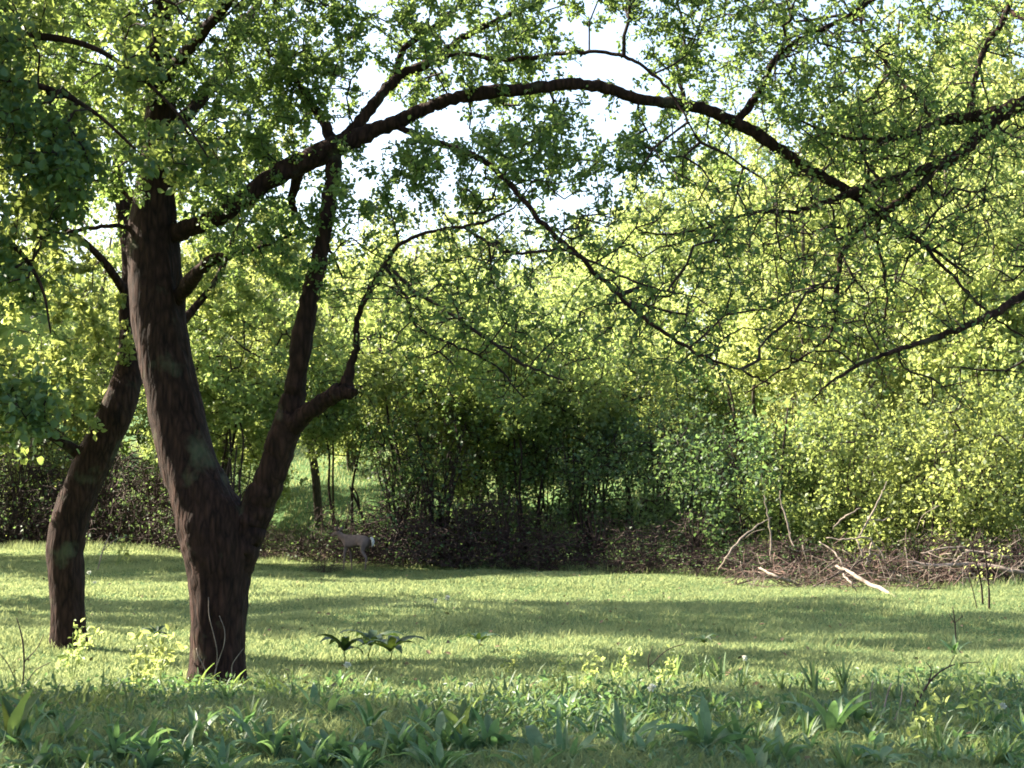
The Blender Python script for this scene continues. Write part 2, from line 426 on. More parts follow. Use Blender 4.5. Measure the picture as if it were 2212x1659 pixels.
def tufts():
    nc = 1000; d = rng.uniform(13, 44, nc); x = d * rng.uniform(-.36, .36, nc); k = (d < edge_y(x)); x, d = x[k], d[k]; m = 46; n = len(x) * m
    hc = np.repeat(rng.uniform(.05, .13, len(x)), m); x = np.repeat(x, m) + rng.normal(size=n) * .07; d = np.repeat(d, m) + rng.normal(size=n) * .07; h = hc * rng.uniform(.5, 1.2, n)
    b_ = np.stack([x, d, terrain(x, d) - .01], -1); th = rng.uniform(0, 6.28, n); wd = .0022 + .00022 * d; sd_ = np.stack([-np.sin(th), np.cos(th), 0 * th], -1) * wd[:, None]
    ln = h * rng.uniform(.2, 1.3, n); tip = b_ + np.stack([np.cos(th) * ln, np.sin(th) * ln, h], -1); V = np.stack([b_ - sd_, b_ + sd_, tip + sd_ * .15, tip - sd_ * .15], 1).reshape(-1, 3)
    return mesh("tufts", V, np.arange(4 * n).reshape(n, 4), M['grass'], tint=np.clip(np.repeat(rng.uniform(0, 1, n // m), m) * .7 + rng.normal(size=n) * .12 + .1, 0, 1))
tag(tufts(), "small uneven tufts of taller grass dotted over the lawn", "grass", kind="stuff")
def fallen():
    n = 2600; d = rng.uniform(10, 44, n); x = d * rng.uniform(-.38, .38, n); e = edge_y(x) - d; k = (e > -1) & (rng.uniform(0, 1, n) < .35 + .65 * np.exp(-np.maximum(e, 0) / 2.5)); x, d = x[k], d[k]
    C = np.stack([x, d, terrain(x, d) + rng.uniform(.01, .05, len(x))], -1); V, Fq, _ = leaf_mesh(C, rng, .06, up=1.2, jitter=.4)
    return mesh("fallen_leaves", V, Fq, M['dry'])
tag(fallen(), "scattered dry brown leaves and bits lying in the lawn", "dead leaves", kind="stuff")
# sunlit grass on the rising slope beyond the wood's edge
def slope_grass():
    N = 90000
    x = rng.uniform(-26, 26, N); y = rng.uniform(50, 92, N); keep = (y - edge_y(x) > 6) ; x, y = x[keep], y[keep]; n = len(x)
    h = rng.uniform(0.08, 0.25, n); wd = rng.uniform(0.015, 0.03, n); base = np.stack([x, y, terrain(x, y) - 0.01], -1)
    th = rng.uniform(0, 2 * np.pi, n); lean = np.stack([np.cos(th), np.sin(th), np.zeros(n)], -1); sd_ = np.stack([-np.sin(th), np.cos(th), np.zeros(n)], -1) * wd[:, None]
    tip = base + lean * (h * 0.5)[:, None] + np.array([0, 0, 1]) * h[:, None]
    V = np.stack([base - sd_, base + sd_, tip + sd_ * 0.15, tip - sd_ * 0.15], 1).reshape(-1, 3)
    return mesh("slope_grass", V, np.arange(4 * n).reshape(n, 4), M['grass'], tint=np.clip(rng.normal(size=n) * 0.2 + 0.55, 0, 1))
tag(slope_grass(), "sunlit long grass on the slope rising behind the thicket", "grass", kind="stuff")

# ------------------------------------------------------------------ traced limbs
def limb_curve(rows, D0, n=7):
    """rows (u, v, width, depth offset)"""
    P = [list(px(u, v, D0 + dz)) + [w_ * (0.5 if w_ > 60 else 0.46) * MPU * (D0 + dz)] for u, v, w_, dz in rows]
    S_ = spline(P, n); return S_[:, :3], np.maximum(S_[:, 3], 0.003)

# === main tree
DM = 14.2
mrng = np.random.default_rng(11)
base = gp(468, 1484); DM = float(base[1])
trunk = [(468, 1500, 138, 0), (468, 1484, 124, 0), (469, 1440, 117, 0), (470, 1380, 115, 0), (471, 1310, 121, 0), (472, 1240, 137, 0), (469, 1180, 155, 0), (456, 1130, 150, 0),
         (434, 1070, 130, 0), (407, 1000, 122, .05), (383, 900, 116, .1), (361, 800, 113, .15), (345, 700, 116, .2), (336, 600, 114, .25), (330, 510, 110, .3), (333, 420, 90, .3),
         (343, 330, 74, .25), (348, 240, 66, .2), (346, 130, 54, .15), (350, 20, 46, .1), (335, -120, 36, 0), (360, -300, 26, -.2), (350, -480, 15, -.3), (370, -620, 8, -.3)]
mlimbs = {
 'right_stem': [(478, 1290, 46, 0), (503, 1228, 80, 0), (524, 1174, 86, -.01), (549, 1112, 76, -.04), (578, 1050, 66, -.1), (600, 980, 66, -.15), (625, 900, 62, -.2), (636, 840, 50, -.25), (650, 750, 48, -.3), (668, 650, 46, -.3),
                (688, 570, 41, -.25), (699, 500, 37, -.2), (714, 420, 37, -.1), (722, 350, 38, 0), (715, 300, 30, .1), (690, 250, 20, .2), (655, 195, 16, .3), (610, 140, 16, .4), (560, 88, 12, .5), (520, 30, 9, .6), (490, -80, 6, .7)],
 'arch': [(345, 520, 52, .25), (395, 496, 42, .2), (450, 480, 42, .1), (500, 450, 43, .05), (560, 405, 46, 0), (620, 365, 52, -.02), (680, 336, 54, 0), (740, 312, 50, 0), (800, 285, 40, 0), (860, 262, 36, -.05),
          (920, 235, 32, -.1), (980, 213, 31, -.15), (1060, 200, 31, -.2), (1150, 192, 31, -.2), (1230, 180, 30, -.2), (1300, 188, 28, -.15), (1370, 212, 27, -.1), (1440, 222, 26, 0), (1500, 230, 27, .1), (1550, 247, 29, .15),
          (1620, 280, 28, .2), (1680, 320, 27, .25), (1750, 366, 26, .3), (1820, 405, 24, .3), (1870, 440, 19, .35), (1930, 482, 13, .4), (2010, 535, 9, .5), (2100, 600, 6, .6)],
 'upper': [(725, 318, 36, 0), (780, 262, 30, .1), (825, 205, 26, .2), (865, 165, 25, .3), (915, 140, 22, .35), (960, 110, 19, .4), (1020, 70, 16, .5), (1080, 40, 14, .6), (1160, 5, 12, .7), (1260, -60, 9, .8), (1400, -150, 6, 1)],
 'upper_b': [(855, 175, 18, .3), (870, 110, 16, .3), (920, 70, 14, .2), (985, 20, 12, .1), (1050, -40, 9, 0), (1120, -140, 6, 0)],
 'upper_c': [(915, 140, 14, .35), (1000, 118, 11, .1), (1080, 128, 11, -.1), (1160, 122, 11, -.3), (1250, 112, 10, -.5), (1330, 117, 9, -.6), (1390, 145, 8, -.7), (1450, 200, 7, -.8), (1500, 290, 4, -.9)],
 'droop': [(862, 275, 16, -.05), (920, 300, 16, -.3), (985, 322, 16, -.5), (1050, 350, 15, -.7), (1120, 420, 14, -.9), (1185, 495, 13, -1), (1260, 562, 12, -1.1), (1350, 652, 11, -1.2), (1440, 722, 10, -1.3), (1520, 770, 8, -1.4), (1600, 800, 6, -1.5), (1665, 828, 4, -1.6)],
 'stub': [(618, 935, 44, -.18), (650, 905, 44, -.3), (690, 872, 40, -.4), (725, 852, 36, -.45), (748, 838, 36, -.5), (755, 800, 22, -.5), (770, 745, 17, -.5), (772, 690, 15, -.5), (800, 622, 15, -.6), (832, 572, 13, -.7), (862, 530, 10, -.8), (930, 500, 8, -.9), (1000, 490, 8, -1), (1060, 476, 7, -1.1), (1115, 445, 4, -1.2)],
 'knob': [(700, 868, 36, -.42), (728, 850, 40, -.5), (750, 846, 34, -.56), (764, 850, 22, -.6)],
 'low_a': [(836, 568, 9, -.7), (890, 625, 9, -.9), (960, 668, 8, -1.1), (1050, 730, 8, -1.3), (1130, 785, 6, -1.4), (1220, 825, 4, -1.5)],
 'low_b': [(832, 575, 8, -.7), (880, 650, 8, -.7), (900, 705, 7, -.7), (980, 745, 6, -.8), (1070, 790, 5, -.8), (1130, 860, 4, -.9)],
 'low_c': [(1000, 490, 7, -1), (1100, 545, 7, -1.2), (1200, 540, 7, -1.4), (1290, 570, 6, -1.5), (1400, 620, 5, -1.6), (1500, 640, 3, -1.7)],
 'side': [(362, 668, 34, .25), (393, 634, 34, .1), (425, 592, 32, -.2), (458, 562, 27, -.3), (500, 550, 17, -.4), (560, 535, 10, -.4), (640, 505, 6, -.4)],
 'under': [(650, 360, 26, .05), (638, 400, 24, .2), (632, 440, 18, .35), (650, 480, 12, .5), (700, 520, 8, .6), (740, 600, 5, .7)],
 'left_dead': [(300, 500, 18, .2), (250, 487, 12, .1), (190, 494, 10, 0), (120, 505, 7, -.2), (40, 520, 4, -.3)],
 'fork_up': [(1590, 262, 20, .2), (1625, 220, 20, .2), (1650, 180, 17, .1), (1690, 110, 13, 0), (1760, 70, 11, -.1), (1850, 25, 10, -.2), (1930, -40, 7, -.3)],
 'fork_b': [(1480, 228, 12, .1), (1465, 150, 9, .3), (1478, 80, 8, .5), (1460, -20, 6, .7)],
 'left_up': [(330, 480, 30, .3), (280, 420, 24, .6), (200, 350, 20, .8), (130, 300, 16, .9), (60, 200, 12, 1), (0, 90, 10, 1.1), (-80, -40, 7, 1.2)],
 'back_limb': [(345, 300, 44, .25), (420, 230, 34, .9), (500, 120, 26, 1.5), (560, 0, 20, 2), (640, -130, 14, 2.4), (760, -260, 8, 2.7)],
 'front_limb': [(348, 180, 36, .2), (420, 90, 28, -.5), (540, -40, 20, -1.2), (700, -160, 15, -1.7), (900, -240, 10, -2), (1150, -300, 6, -2.3)],
 'top_limb': [(348, -60, 32, 0), (480, -190, 24, .4), (680, -330, 18, .8), (950, -420, 13, 1.1), (1250, -460, 9, 1.3), (1500, -440, 5, 1.4)],
}
tree = thing("fruit_tree", "large old fruit tree with forked dark trunk and arching limb in the foreground", "tree", base)
C, R = limb_curve(trunk, DM, 6)
R = R * (1 + 0.16 * np.exp(-np.maximum(C[:, 2] - 0.0, 0) / 0.10))
V, Fq = tube(C, R, 44, mrng, 0.035, 0.022)
tr = mesh("trunk", V, Fq, M['bark'], tree, smooth_sh=True); tr.location = -base
skel = [C[len(C) // 3:]]
THIN = lambda Q: np.where((Q[:, 2] > 4.15 + 0.16 * Q[:, 0]) | (Q[:, 0] < -1.6), np.where((Q[:, 0] > 1.6) & (Q[:, 2] < 6.2), .62, 1.0), 0.22)
for nm, rows in mlimbs.items():
    c, r = limb_curve(rows, DM, 7)
    kn = np.convolve(mrng.normal(size=len(r) + 4), np.ones(3) / 3, 'same')[2:-2]; r = r * (1 + .07 * kn * (r < .12)); c[2:] += mrng.normal(size=c[2:].shape) * 0.006
    V, Fq = tube(c, r, 14 if rows[0][2] > 20 else 8, mrng, 0.035)
    o = mesh("limb", V, Fq, M['bark'] if rows[0][2] > 12 else M['twig'], tree, smooth_sh=True); o.location = -base
    skel.append(c[4:] if rows[0][2] > 12 else c[2:])

c, r = limb_curve([(551, 1062, 3, -.10), (542, 1088, 8, -.11), (533, 1108, 12, -.10), (521, 1119, 8, -.08)], DM, 4)
M['bare'] = plain_mat('bare cream wood', (0.55, 0.50, 0.38), var=.15)
V, Fq = tube(c, r, 8, mrng, .05); o = mesh('bare_wood_scar', V, Fq, M['bare'], tree, smooth_sh=True); o.location = -base
def region(rows, D0, rng, cl=7):
    """crown regions: (u, v, depth offset, ru, rv, rdepth, n)"""
    sp = []
    for u, v, dz, ru, rv, rd, n in rows:
        p = px(u, v, D0 + dz); k = MPU * (D0 + dz); sp.append((p[0], p[1], p[2], ru * k, rd, rv * k, n, cl))
    return blobs(rng, sp)

def crown(parent, base, skel, attr, rng, leaves, lsize, mat, twig_mat, tip=0.0022, step=0.14, wander=0.14, spread=0.03, maxcnt=3, name="crown", simple=False, up=0.5, rmax=0.03, droop=0.2, k=4, aspect=0.62, w_path=0.2, wfun=None):
    attr = attr[attr[:, 2] > 0.25]
    P, PR, n0 = grow(skel, attr, rng, step, wander, w_path)
    R, cnt = net_radii(P, PR, n0, tip, rmax=rmax)
    V, Fq = net_mesh(P, PR, n0, R, k)
    o = mesh("branches", V, Fq, twig_mat, parent, smooth_sh=True); o.location = -base
    C = foliage_on_net(P, PR, n0, cnt, rng, leaves, spread, maxcnt, wfun)
    V, Fq, q_ = leaf_mesh(C, rng, lsize, simple=simple, up=up, droop=droop, aspect=aspect, jitter=.5)
    t = clump_tint(C, rng)
    o2 = mesh(name, V, Fq, mat, parent, tint=np.repeat(t, q_)); o2.location = -base
    return o, o2

main_regions = [
 (340, 250, .3, 330, 260, 1.2, 420), (150, 120, 0, 300, 200, 1.3, 300), (560, 240, .5, 170, 150, 1.0, 170), (450, 60, .2, 330, 150, 1.5, 300),
 (800, 60, .3, 330, 120, 1.6, 320), (1000, 130, 0, 300, 90, 1.4, 170), (1300, 40, .2, 300, 100, 1.5, 230), (1650, 100, .2, 260, 150, 1.3, 260), (1900, 150, .2, 260, 200, 1.2, 260),
 (1650, 330, .2, 230, 110, 1.0, 150), (1950, 380, .3, 260, 170, 1.1, 200), (1250, 390, -.6, 330, 70, .9, 170), (1030, 360, -.5, 200, 80, .8, 110), (1180, 320, 0, 180, 50, .6, 60), (820, 380, -.3, 120, 50, .6, 30), (680, 180, .4, 130, 70, .6, 60), (1380, 340, -.2, 90, 50, .6, 30), (1400, 480, -.8, 260, 90, .8, 130),
 (850, 480, -.5, 260, 130, .8, 150), (620, 520, 0, 220, 130, .8, 120), (960, 640, -1, 240, 110, .8, 210), (1200, 620, -1.2, 300, 130, .8, 250), (1600, 620, -.6, 300, 150, .9, 280),
 (1850, 600, .1, 250, 180, .9, 100), (1450, 740, -1.3, 250, 80, .5, 90), (1100, 780, -1, 250, 80, .6, 50), (170, 430, .5, 90, 80, .5, 40),
 (400, -230, -.5, 600, 200, 1.8, 420), (1100, -230, -.5, 650, 190, 1.8, 400), (1700, -160, -.5, 450, 160, 1.6, 240), (0, -200, -.3, 450, 260, 1.6, 180)]
attr = region(main_regions, DM, mrng)
crown(tree, base, skel, attr, mrng, 130000, 0.041, M['leaf_main'], M['twig'], tip=0.0033, wfun=THIN, spread=0.03, maxcnt=4, wander=0.10)

# pale dead vine stems climbing the foot of the trunk
for k_, (u0, v0, u1, v1, bend) in enumerate([(455, 1486, 462, 1290, 12), (478, 1488, 470, 1330, -14), (500, 1486, 520, 1400, 10), (440, 1486, 432, 1400, -8)]):
    rows = [(u0 + (u1 - u0) * t + bend * math.sin(t * 5 + k_), v0 + (v1 - v0) * t, 3.2 - 1.6 * t, -.27 + .02 * math.sin(t * 7)) for t in np.linspace(0, 1, 6)]
    c, r = limb_curve(rows, DM, 4); V, Fq = tube(c, r, 6)
    o = mesh("climbing_stem", V, Fq, M['deadwood'], None, smooth_sh=True, loc=c[0])
    tag(o, ["long pale dry stem climbing the middle of the fruit tree's foot", "pale dry stem running up the trunk right beside the longest one", "short pale dry stem leaning to the right edge of the trunk's foot", "thin dry stem at the left edge of the trunk's foot"][k_], "stem", "dry stems at the foot of the forked tree")

# === second tree, behind on the left
srng = np.random.default_rng(21)
b2 = gp(148, 1400); D2 = float(b2[1])
t2 = thing("leaning_tree", "leaning dark tree behind the forked tree, its trunk bending right at the left side", "tree", b2)
rows = [(150, 1420, 92, 0), (149, 1400, 84, 0), (146, 1330, 72, 0), (143, 1250, 75, 0), (141, 1180, 80, 0), (156, 1105, 78, 0), (186, 1030, 76, 0), (220, 955, 76, 0), (253, 885, 72, 0), (277, 810, 64, .1), (283, 740, 54, .2), (278, 660, 46, .3), (282, 580, 40, .4), (270, 480, 34, .5), (255, 360, 28, .6), (280, 220, 22, .7), (270, 60, 15, .8), (260, -80, 8, .8)]
C, R = limb_curve(rows, D2, 8); V, Fq = tube(C, R, 32, srng, 0.03, 0.02)
o = mesh("trunk", V, Fq, M['bark'], t2, smooth_sh=True); o.location = -b2
skel2 = [C[50:]]
for rows in [[(196, 1000, 40, .1), (150, 965, 27, -.1), (95, 930, 22, -.3), (30, 880, 17, -.5), (-60, 800, 12, -.7), (-200, 720, 8, -1)],
             [(270, 850, 40, 0), (330, 780, 26, .4), (400, 690, 20, .8), (470, 600, 15, 1.1), (520, 480, 10, 1.3), (600, 380, 6, 1.4)],
             [(278, 640, 26, .3), (220, 560, 18, 0), (150, 500, 14, -.3), (60, 470, 10, -.5), (-60, 430, 6, -.6)],
             [(276, 450, 24, .5), (180, 330, 17, .8), (80, 240, 12, 1.1), (-60, 140, 7, 1.3)]]:
    c, r = limb_curve(rows, D2, 6); V, Fq = tube(c, r, 10, srng, 0.07)
    o = mesh("limb", V, Fq, M['bark'], t2, smooth_sh=True); o.location = -b2; skel2.append(c[3:])
attr = region([(100, 700, 0, 170, 170, 1.2, 130), (60, 880, -.4, 170, 90, 1.0, 110), (480, 520, 1.0, 170, 160, 1.0, 130), (150, 300, .8, 260, 220, 1.2, 260), (480, 330, 1, 170, 140, 1.0, 80), (-200, 500, 0, 250, 300, 1.3, 200)], D2, srng)
crown(t2, b2, skel2, attr, srng, 34000, 0.065, M['leaf_mid'], M['twig'], tip=0.003)

# === tree beyond the right edge whose limbs reach in
rrng = np.random.default_rng(31)
b3 = ground(*px(2560, 1480, 15.2)[:2]); D3 = 15.2
t3 = thing("reaching_tree", "tree standing beyond the right edge, its dark twiggy limbs reaching in from the right", "tree", b3)
rows = [(2560, 1490, 120, 0), (2562, 1300, 100, 0), (2555, 1000, 92, 0), (2540, 760, 86, 0), (2500, 560, 80, 0), (2460, 380, 72, 0), (2450, 200, 60, 0), (2460, 0, 44, 0), (2430, -200, 26, 0), (2440, -380, 10, 0)]
C, R = limb_curve(rows, D3, 8); V, Fq = tube(C, R, 20, rrng, 0.06, 0.015)
o = mesh("trunk", V, Fq, M['bark'], t3, smooth_sh=True); o.location = -b3
skel3 = [C[40:]]
for rows in [[(2465, 330, 54, 0), (2380, 260, 46, -.1), (2300, 215, 42, -.2), (2225, 222, 40, -.3), (2160, 243, 38, -.3), (2090, 252, 32, -.3), (2030, 266, 22, -.3), (1960, 292, 16, -.4), (1880, 300, 12, -.5), (1800, 290, 8, -.6), (1700, 250, 5, -.7)],
             [(2190, 232, 36, -.3), (2130, 278, 29, -.35), (2075, 330, 27, -.4), (2010, 362, 26, -.45), (1940, 385, 25, -.5), (1870, 408, 23, -.5), (1800, 430, 14, -.6), (1720, 455, 10, -.7), (1620, 462, 8, -.8), (1500, 500, 6, -.9), (1380, 505, 4, -1)],
             [(2020, 360, 20, -.45), (1975, 415, 19, -.4), (1915, 455, 18, -.3), (1860, 492, 16, -.3), (1820, 548, 13, -.3), (1808, 620, 11, -.3), (1802, 700, 8, -.3), (1770, 745, 6, -.3), (1700, 795, 5, -.3), (1610, 850, 3, -.3)],
             [(1900, 465, 14, -.3), (1895, 520, 9, -.1), (1912, 600, 7, 0), (1915, 680, 5, .1), (1890, 760, 3, .2)],
             [(1900, 462, 12, -.3), (1980, 520, 10, -.5), (2060, 600, 8, -.6), (2140, 680, 6, -.7), (2230, 740, 4, -.8)],
             [(2535, 740, 44, 0), (2420, 640, 30, -.3), (2320, 610, 24, -.6), (2240, 622, 21, -.7), (2180, 658, 19, -.8), (2100, 700, 17, -.9), (2000, 737, 14, -1), (1930, 760, 11, -1.1), (1860, 787, 9, -1.2), (1800, 822, 6, -1.3), (1755, 865, 4, -1.4)],
             [(2095, 250, 18, -.3), (2105, 180, 14, -.2), (2125, 110, 14, 0), (2165, 40, 14, .1), (2200, -40, 12, .2), (2210, -160, 7, .3)],
             [(2030, 268, 14, -.3), (1960, 190, 11, -.1), (1900, 120, 10, .1), (1860, 50, 9, .3), (1880, -60, 6, .5)],
             [(2450, 160, 46, 0), (2330, 20, 34, -.3), (2180, -120, 26, -.5), (2000, -230, 18, -.7), (1800, -320, 10, -.8)],
             [(2455, 250, 40, 0), (2350, 120, 26, 1), (2220, 40, 18, 1.7), (2080, 0, 12, 2.2), (1900, -50, 7, 2.6)]]:
    c, r = limb_curve(rows, D3, 6); c[2:] += rrng.normal(size=c[2:].shape) * 0.007; V, Fq = tube(c, r, 10, rrng, 0.07)
    o = mesh("limb", V, Fq, M['bark'], t3, smooth_sh=True); o.location = -b3; skel3.append(c[3:])
attr = region([(2050, 200, -.2, 260, 200, 1.1, 260), (1850, 330, -.4, 200, 150, .9, 240), (2000, 520, -.4, 260, 160, .9, 380), (1700, 560, -.4, 240, 130, .8, 260), (1900, 720, -.6, 260, 110, .8, 170), (2150, 420, -.2, 200, 180, 1, 130),
               (1750, 100, .8, 280, 170, 1.2, 180), (2200, -150, 0, 450, 220, 1.9, 380), (2450, 300, 0, 280, 350, 1.8, 300), (2150, 820, -.9, 200, 80, .6, 40)], D3, rrng)
crown(t3, b3, skel3, attr, rrng, 24000, 0.038, M['leaf_main'], M['twig'], tip=0.0040, wfun=THIN, wander=0.15, spread=0.035, maxcnt=4)

# === tree beyond the left edge with low hanging dark sprays
lrng = np.random.default_rng(41)
D4 = 11.6; b4 = ground(*px(-330, 1480, D4)[:2])
t4 = thing("broad_leaved_tree", "broad-leaved tree beyond the left edge, its dark leafy sprays hanging into the upper left corner", "tree", b4)
rows = [(-330, 1600, 130, 0), (-335, 1300, 112, 0), (-340, 1000, 104, 0), (-330, 700, 98, 0), (-320, 400, 90, 0), (-330, 100, 76, 0), (-320, -200, 52, 0), (-330, -450, 22, 0)]
C, R = limb_curve(rows, D4, 8); V, Fq = tube(C, R, 20, lrng, 0.06, 0.015)
o = mesh("trunk", V, Fq, M['bark_grey'], t4, smooth_sh=True); o.location = -b4
skel4 = [C[30:]]
for rows in [[(-325, 500, 50, 0), (-220, 330, 36, .1), (-100, 230, 28, .2), (0, 180, 22, .2), (100, 190, 16, .1), (200, 240, 10, 0), (290, 320, 6, 0)],
             [(-330, 750, 46, 0), (-230, 600, 32, .2), (-120, 520, 24, .3), (-30, 500, 18, .3), (40, 540, 12, .2), (90, 620, 8, .1), (110, 720, 4, 0)],
             [(-335, 950, 36, 0), (-240, 850, 24, .1), (-130, 800, 18, .2), (-40, 810, 12, .2), (30, 860, 8, .1), (70, 920, 4, 0)],
             [(-328, 420, 44, 0), (-180, 210, 30, .1), (0, 90, 22, .2), (160, 90, 16, .3), (280, 150, 11, .3), (380, 240, 7, .2), (450, 340, 4, .1)],
             [(-325, 250, 46, 0), (-220, 80, 34, 0), (-80, -30, 24, 0), (80, -60, 18, 0), (240, -40, 12, 0), (380, 10, 7, 0)]]:
    c, r = limb_curve(rows, D4, 6); V, Fq = tube(c, r, 10, lrng, 0.07)
    o = mesh("limb", V, Fq, M['bark'], t4, smooth_sh=True); o.location = -b4; skel4.append(c[3:])
attr = region([(40, 290, .1, 150, 140, .7, 170), (0, 130, .1, 170, 110, .8, 110), (130, 400, 0, 100, 80, .4, 70), (10, 560, .2, 80, 130, .6, 80), (0, 790, .2, 70, 90, .5, 30), (50, 910, .2, 130, 50, .5, 60), (330, 130, .3, 110, 80, .4, 26), (440, 300, .2, 110, 100, .4, 34), 
               (-200, 300, 0, 250, 350, 1.5, 300), (50, -150, 0, 500, 200, 1.6, 320), (-350, -200, 0, 350, 250, 1.6, 200)], D4, lrng, cl=6)
crown(t4, b4, skel4, attr, lrng, 19000, 0.058, M['leaf_left'], M['twig'], tip=0.0032, aspect=0.75, spread=0.05)

# ------------------------------------------------------------------ wood: kinds of background tree
def make_kind(name, label, cat, seed, H, blob, stems, n_leaf, lsize, lmat, tmat=None, trunk_r=0.17, tip=0.008, wander=0.13, cl=18, n_tip=600, up=0.4, lean=0.0, spread=0.12, split=1, group=None):
    r_ = np.random.default_rng(seed); root = thing(name, label, cat, (0, 0, 0), 0, group); kids = []
    sk, tubes = [], []
    for s in range(stems):
        a = r_.uniform(0, 6.28) if stems > 1 else 0
        sp = (0.35 if stems > 1 else 0.0)
        top = np.array([math.cos(a) * sp * H * 0.45 + r_.normal() * lean, math.sin(a) * sp * H * 0.45 + r_.normal() * lean, H * r_.uniform(0.72, 0.9)])
        b = np.array([math.cos(a) * 0.25 * (stems > 1), math.sin(a) * 0.25 * (stems > 1), -0.15])
        K = 6; ctl = [b + (top - b) * (t ** (1.0)) + r_.normal(size=3) * [0.12, 0.12, 0] * (0 < t < 1) * H * 0.12 - np.array([math.cos(a), math.sin(a), 0]) * sp * 0.6 * math.sin(math.pi * t) for t in np.linspace(0, 1, K)]
        c = spline(ctl, 5); R = trunk_r * (r_.uniform(0.7, 1) if stems > 1 else 1) * np.linspace(1, 0.22, len(c)) ** 0.9
        tubes.append(tube(c, R, 8, r_, 0.06)); sk.append(c[max(2, len(c) // 5):])
    A = blobs(r_, [(*b_[:6], int(n_tip * b_[6]), cl) for b_ in blob]); A[:, 2] = np.abs(A[:, 2] - 0.1) + 0.1
    P, PR, n0 = grow(sk, A, r_, H * 0.06, wander, 0.18); R, cnt = net_radii(P, PR, n0, tip, rmax=trunk_r * 0.6)
    V, Fq = merge(tubes + [net_mesh(P, PR, n0, R, 3)])
    kids.append(mesh("trunk" if stems == 1 else "stems", V, Fq, tmat or M['bark_grey'], root, smooth_sh=True))
    if n_leaf:
        C = foliage_on_net(P, PR, n0, cnt, r_, n_leaf, spread, 3); C[:, 2] = np.maximum(C[:, 2], 0.05)
        V, Fq, q_ = leaf_mesh(C, r_, lsize, simple=True, up=up, jitter=.5)
        kids.append(mesh("crown", V, Fq, lmat, root, tint=np.repeat(clump_tint(C, r_, 1.0), q_)))
    KIDS[root.name] = kids
    return root

kinds = {}
kinds['tall'] = make_kind("spring_tree", "x", "tree", 101, 12.5, [(0, 0, 7.6, 3.6, 3.4, 4.6, 1.0), (0.5, 0, 3.5, 2.6, 2.6, 1.8, .25)], 1, 23000, 0.155, M['leaf_spring'], n_tip=800)
kinds['tall2'] = make_kind("spring_tree", "x", "tree", 102, 11, [(-.8, 0, 6.5, 3.0, 3.0, 4.2, .7), (1.2, .3, 5.2, 2.6, 2.8, 3.4, .5)], 1, 21000, 0.15, M['leaf_spring'], n_tip=760)
kinds['low'] = make_kind("low_branching_tree", "x", "tree", 103, 8, [(0, 0, 4.3, 3.3, 3.0, 3.6, 1.0)], 3, 20000, 0.13, M['leaf_spring'], trunk_r=0.1, n_tip=800)
kinds['low2'] = make_kind("low_branching_tree", "x", "tree", 104, 6.5, [(0, 0, 3.5, 2.6, 2.6, 3.0, .8), (-1, 0, 2.2, 2, 2, 1.8, .3)], 3, 12000, 0.135, M['leaf_mid'], trunk_r=0.08, n_tip=700)
kinds['low3'] = make_kind("low_branching_tree", "x", "tree", 112, 6.5, [(0, 0, 4.3, 2.8, 2.6, 1.9, .8), (-1, 0, 2.6, 2, 2, 1.2, .3)], 5, 10000, 0.125, M['leaf_shrub_shaded'], M['twig'], trunk_r=0.06, n_tip=800, tip=.009)
kinds['high'] = make_kind("added_shade_tree", "x", "tree", 110, 8.2, [(0, 0, 6.0, 3.3, 3.2, 1.9, 1.0), (.8, 0, 4.4, 2.4, 2.2, .9, .2)], 3, 15000, 0.13, M['leaf_mid'], M['twig'], trunk_r=0.065, n_tip=800)  # high crowns added to cast shade on the shrubs and lawn edge
kinds['shrub'] = make_kind("leafy_shrub", "x", "shrub", 105, 4.2, [(0, 0, 2.7, 1.9, 1.8, 1.7, 1.0)], 6, 3200, 0.11, M['leaf_shrub_shaded'], M['twig'], trunk_r=0.045, n_tip=620, tip=0.007, wander=.25)
kinds['shrub2'] = make_kind("leafy_shrub", "x", "shrub", 106, 3.2, [(0, 0, 1.7, 1.8, 1.7, 1.5, 1.0)], 7, 4200, 0.10, M['leaf_shrub_shaded'], M['twig'], trunk_r=0.035, n_tip=620, tip=0.007, wander=.25)
kinds['shrub3'] = make_kind("leafy_shrub", "x", "shrub", 111, 3.8, [(0, 0, 2.3, 1.9, 1.7, 1.8, 1.0), (.8, 0, 1.1, 1.0, 1.0, .9, .3)], 6, 7500, 0.10, M['leaf_mid'], M['twig'], trunk_r=0.04, n_tip=520, tip=0.006, wander=.25)
kinds['stems'] = make_kind("many_stemmed_bush", "x", "bush", 107, 4.0, [(0, 0, 3.1, 1.6, 1.5, 1.0, .8), (0, 0, 1.6, 1.2, 1.2, .8, .2)], 14, 1500, 0.1, M['leaf_shrub_shaded'], M['twig'], trunk_r=0.045, n_tip=420, tip=0.007)
kinds['thicket'] = make_kind("bramble_thicket", "x", "bush", 108, 2.3, [(0, 0, .5, 1.8, 1.1, .5, .8), (-.9, 0, 1.0, .7, .7, .6, .25), (.8, .2, .8, .8, .7, .6, .25), (.1, -.2, 1.4, .6, .5, .5, .16)], 17, 600, 0.075, M['leaf_shrub_shaded'], M['twig_brown'], trunk_r=0.026, n_tip=1900, tip=0.0065, wander=0.3, cl=10, spread=.08)
kinds['thicket2'] = make_kind("bramble_thicket", "x", "bush", 109, 2.0, [(0, 0, .45, 1.7, 1.1, .45, .8), (-.5, 0, 1.2, .5, .5, .5, .2), (1.1, 0, .7, .6, .7, .5, .25)], 15, 420, 0.075, M['leaf_shrub_shaded'], M['twig_brown'], trunk_r=0.024, n_tip=1900, tip=0.0065, wander=0.32, cl=9, spread=.08)

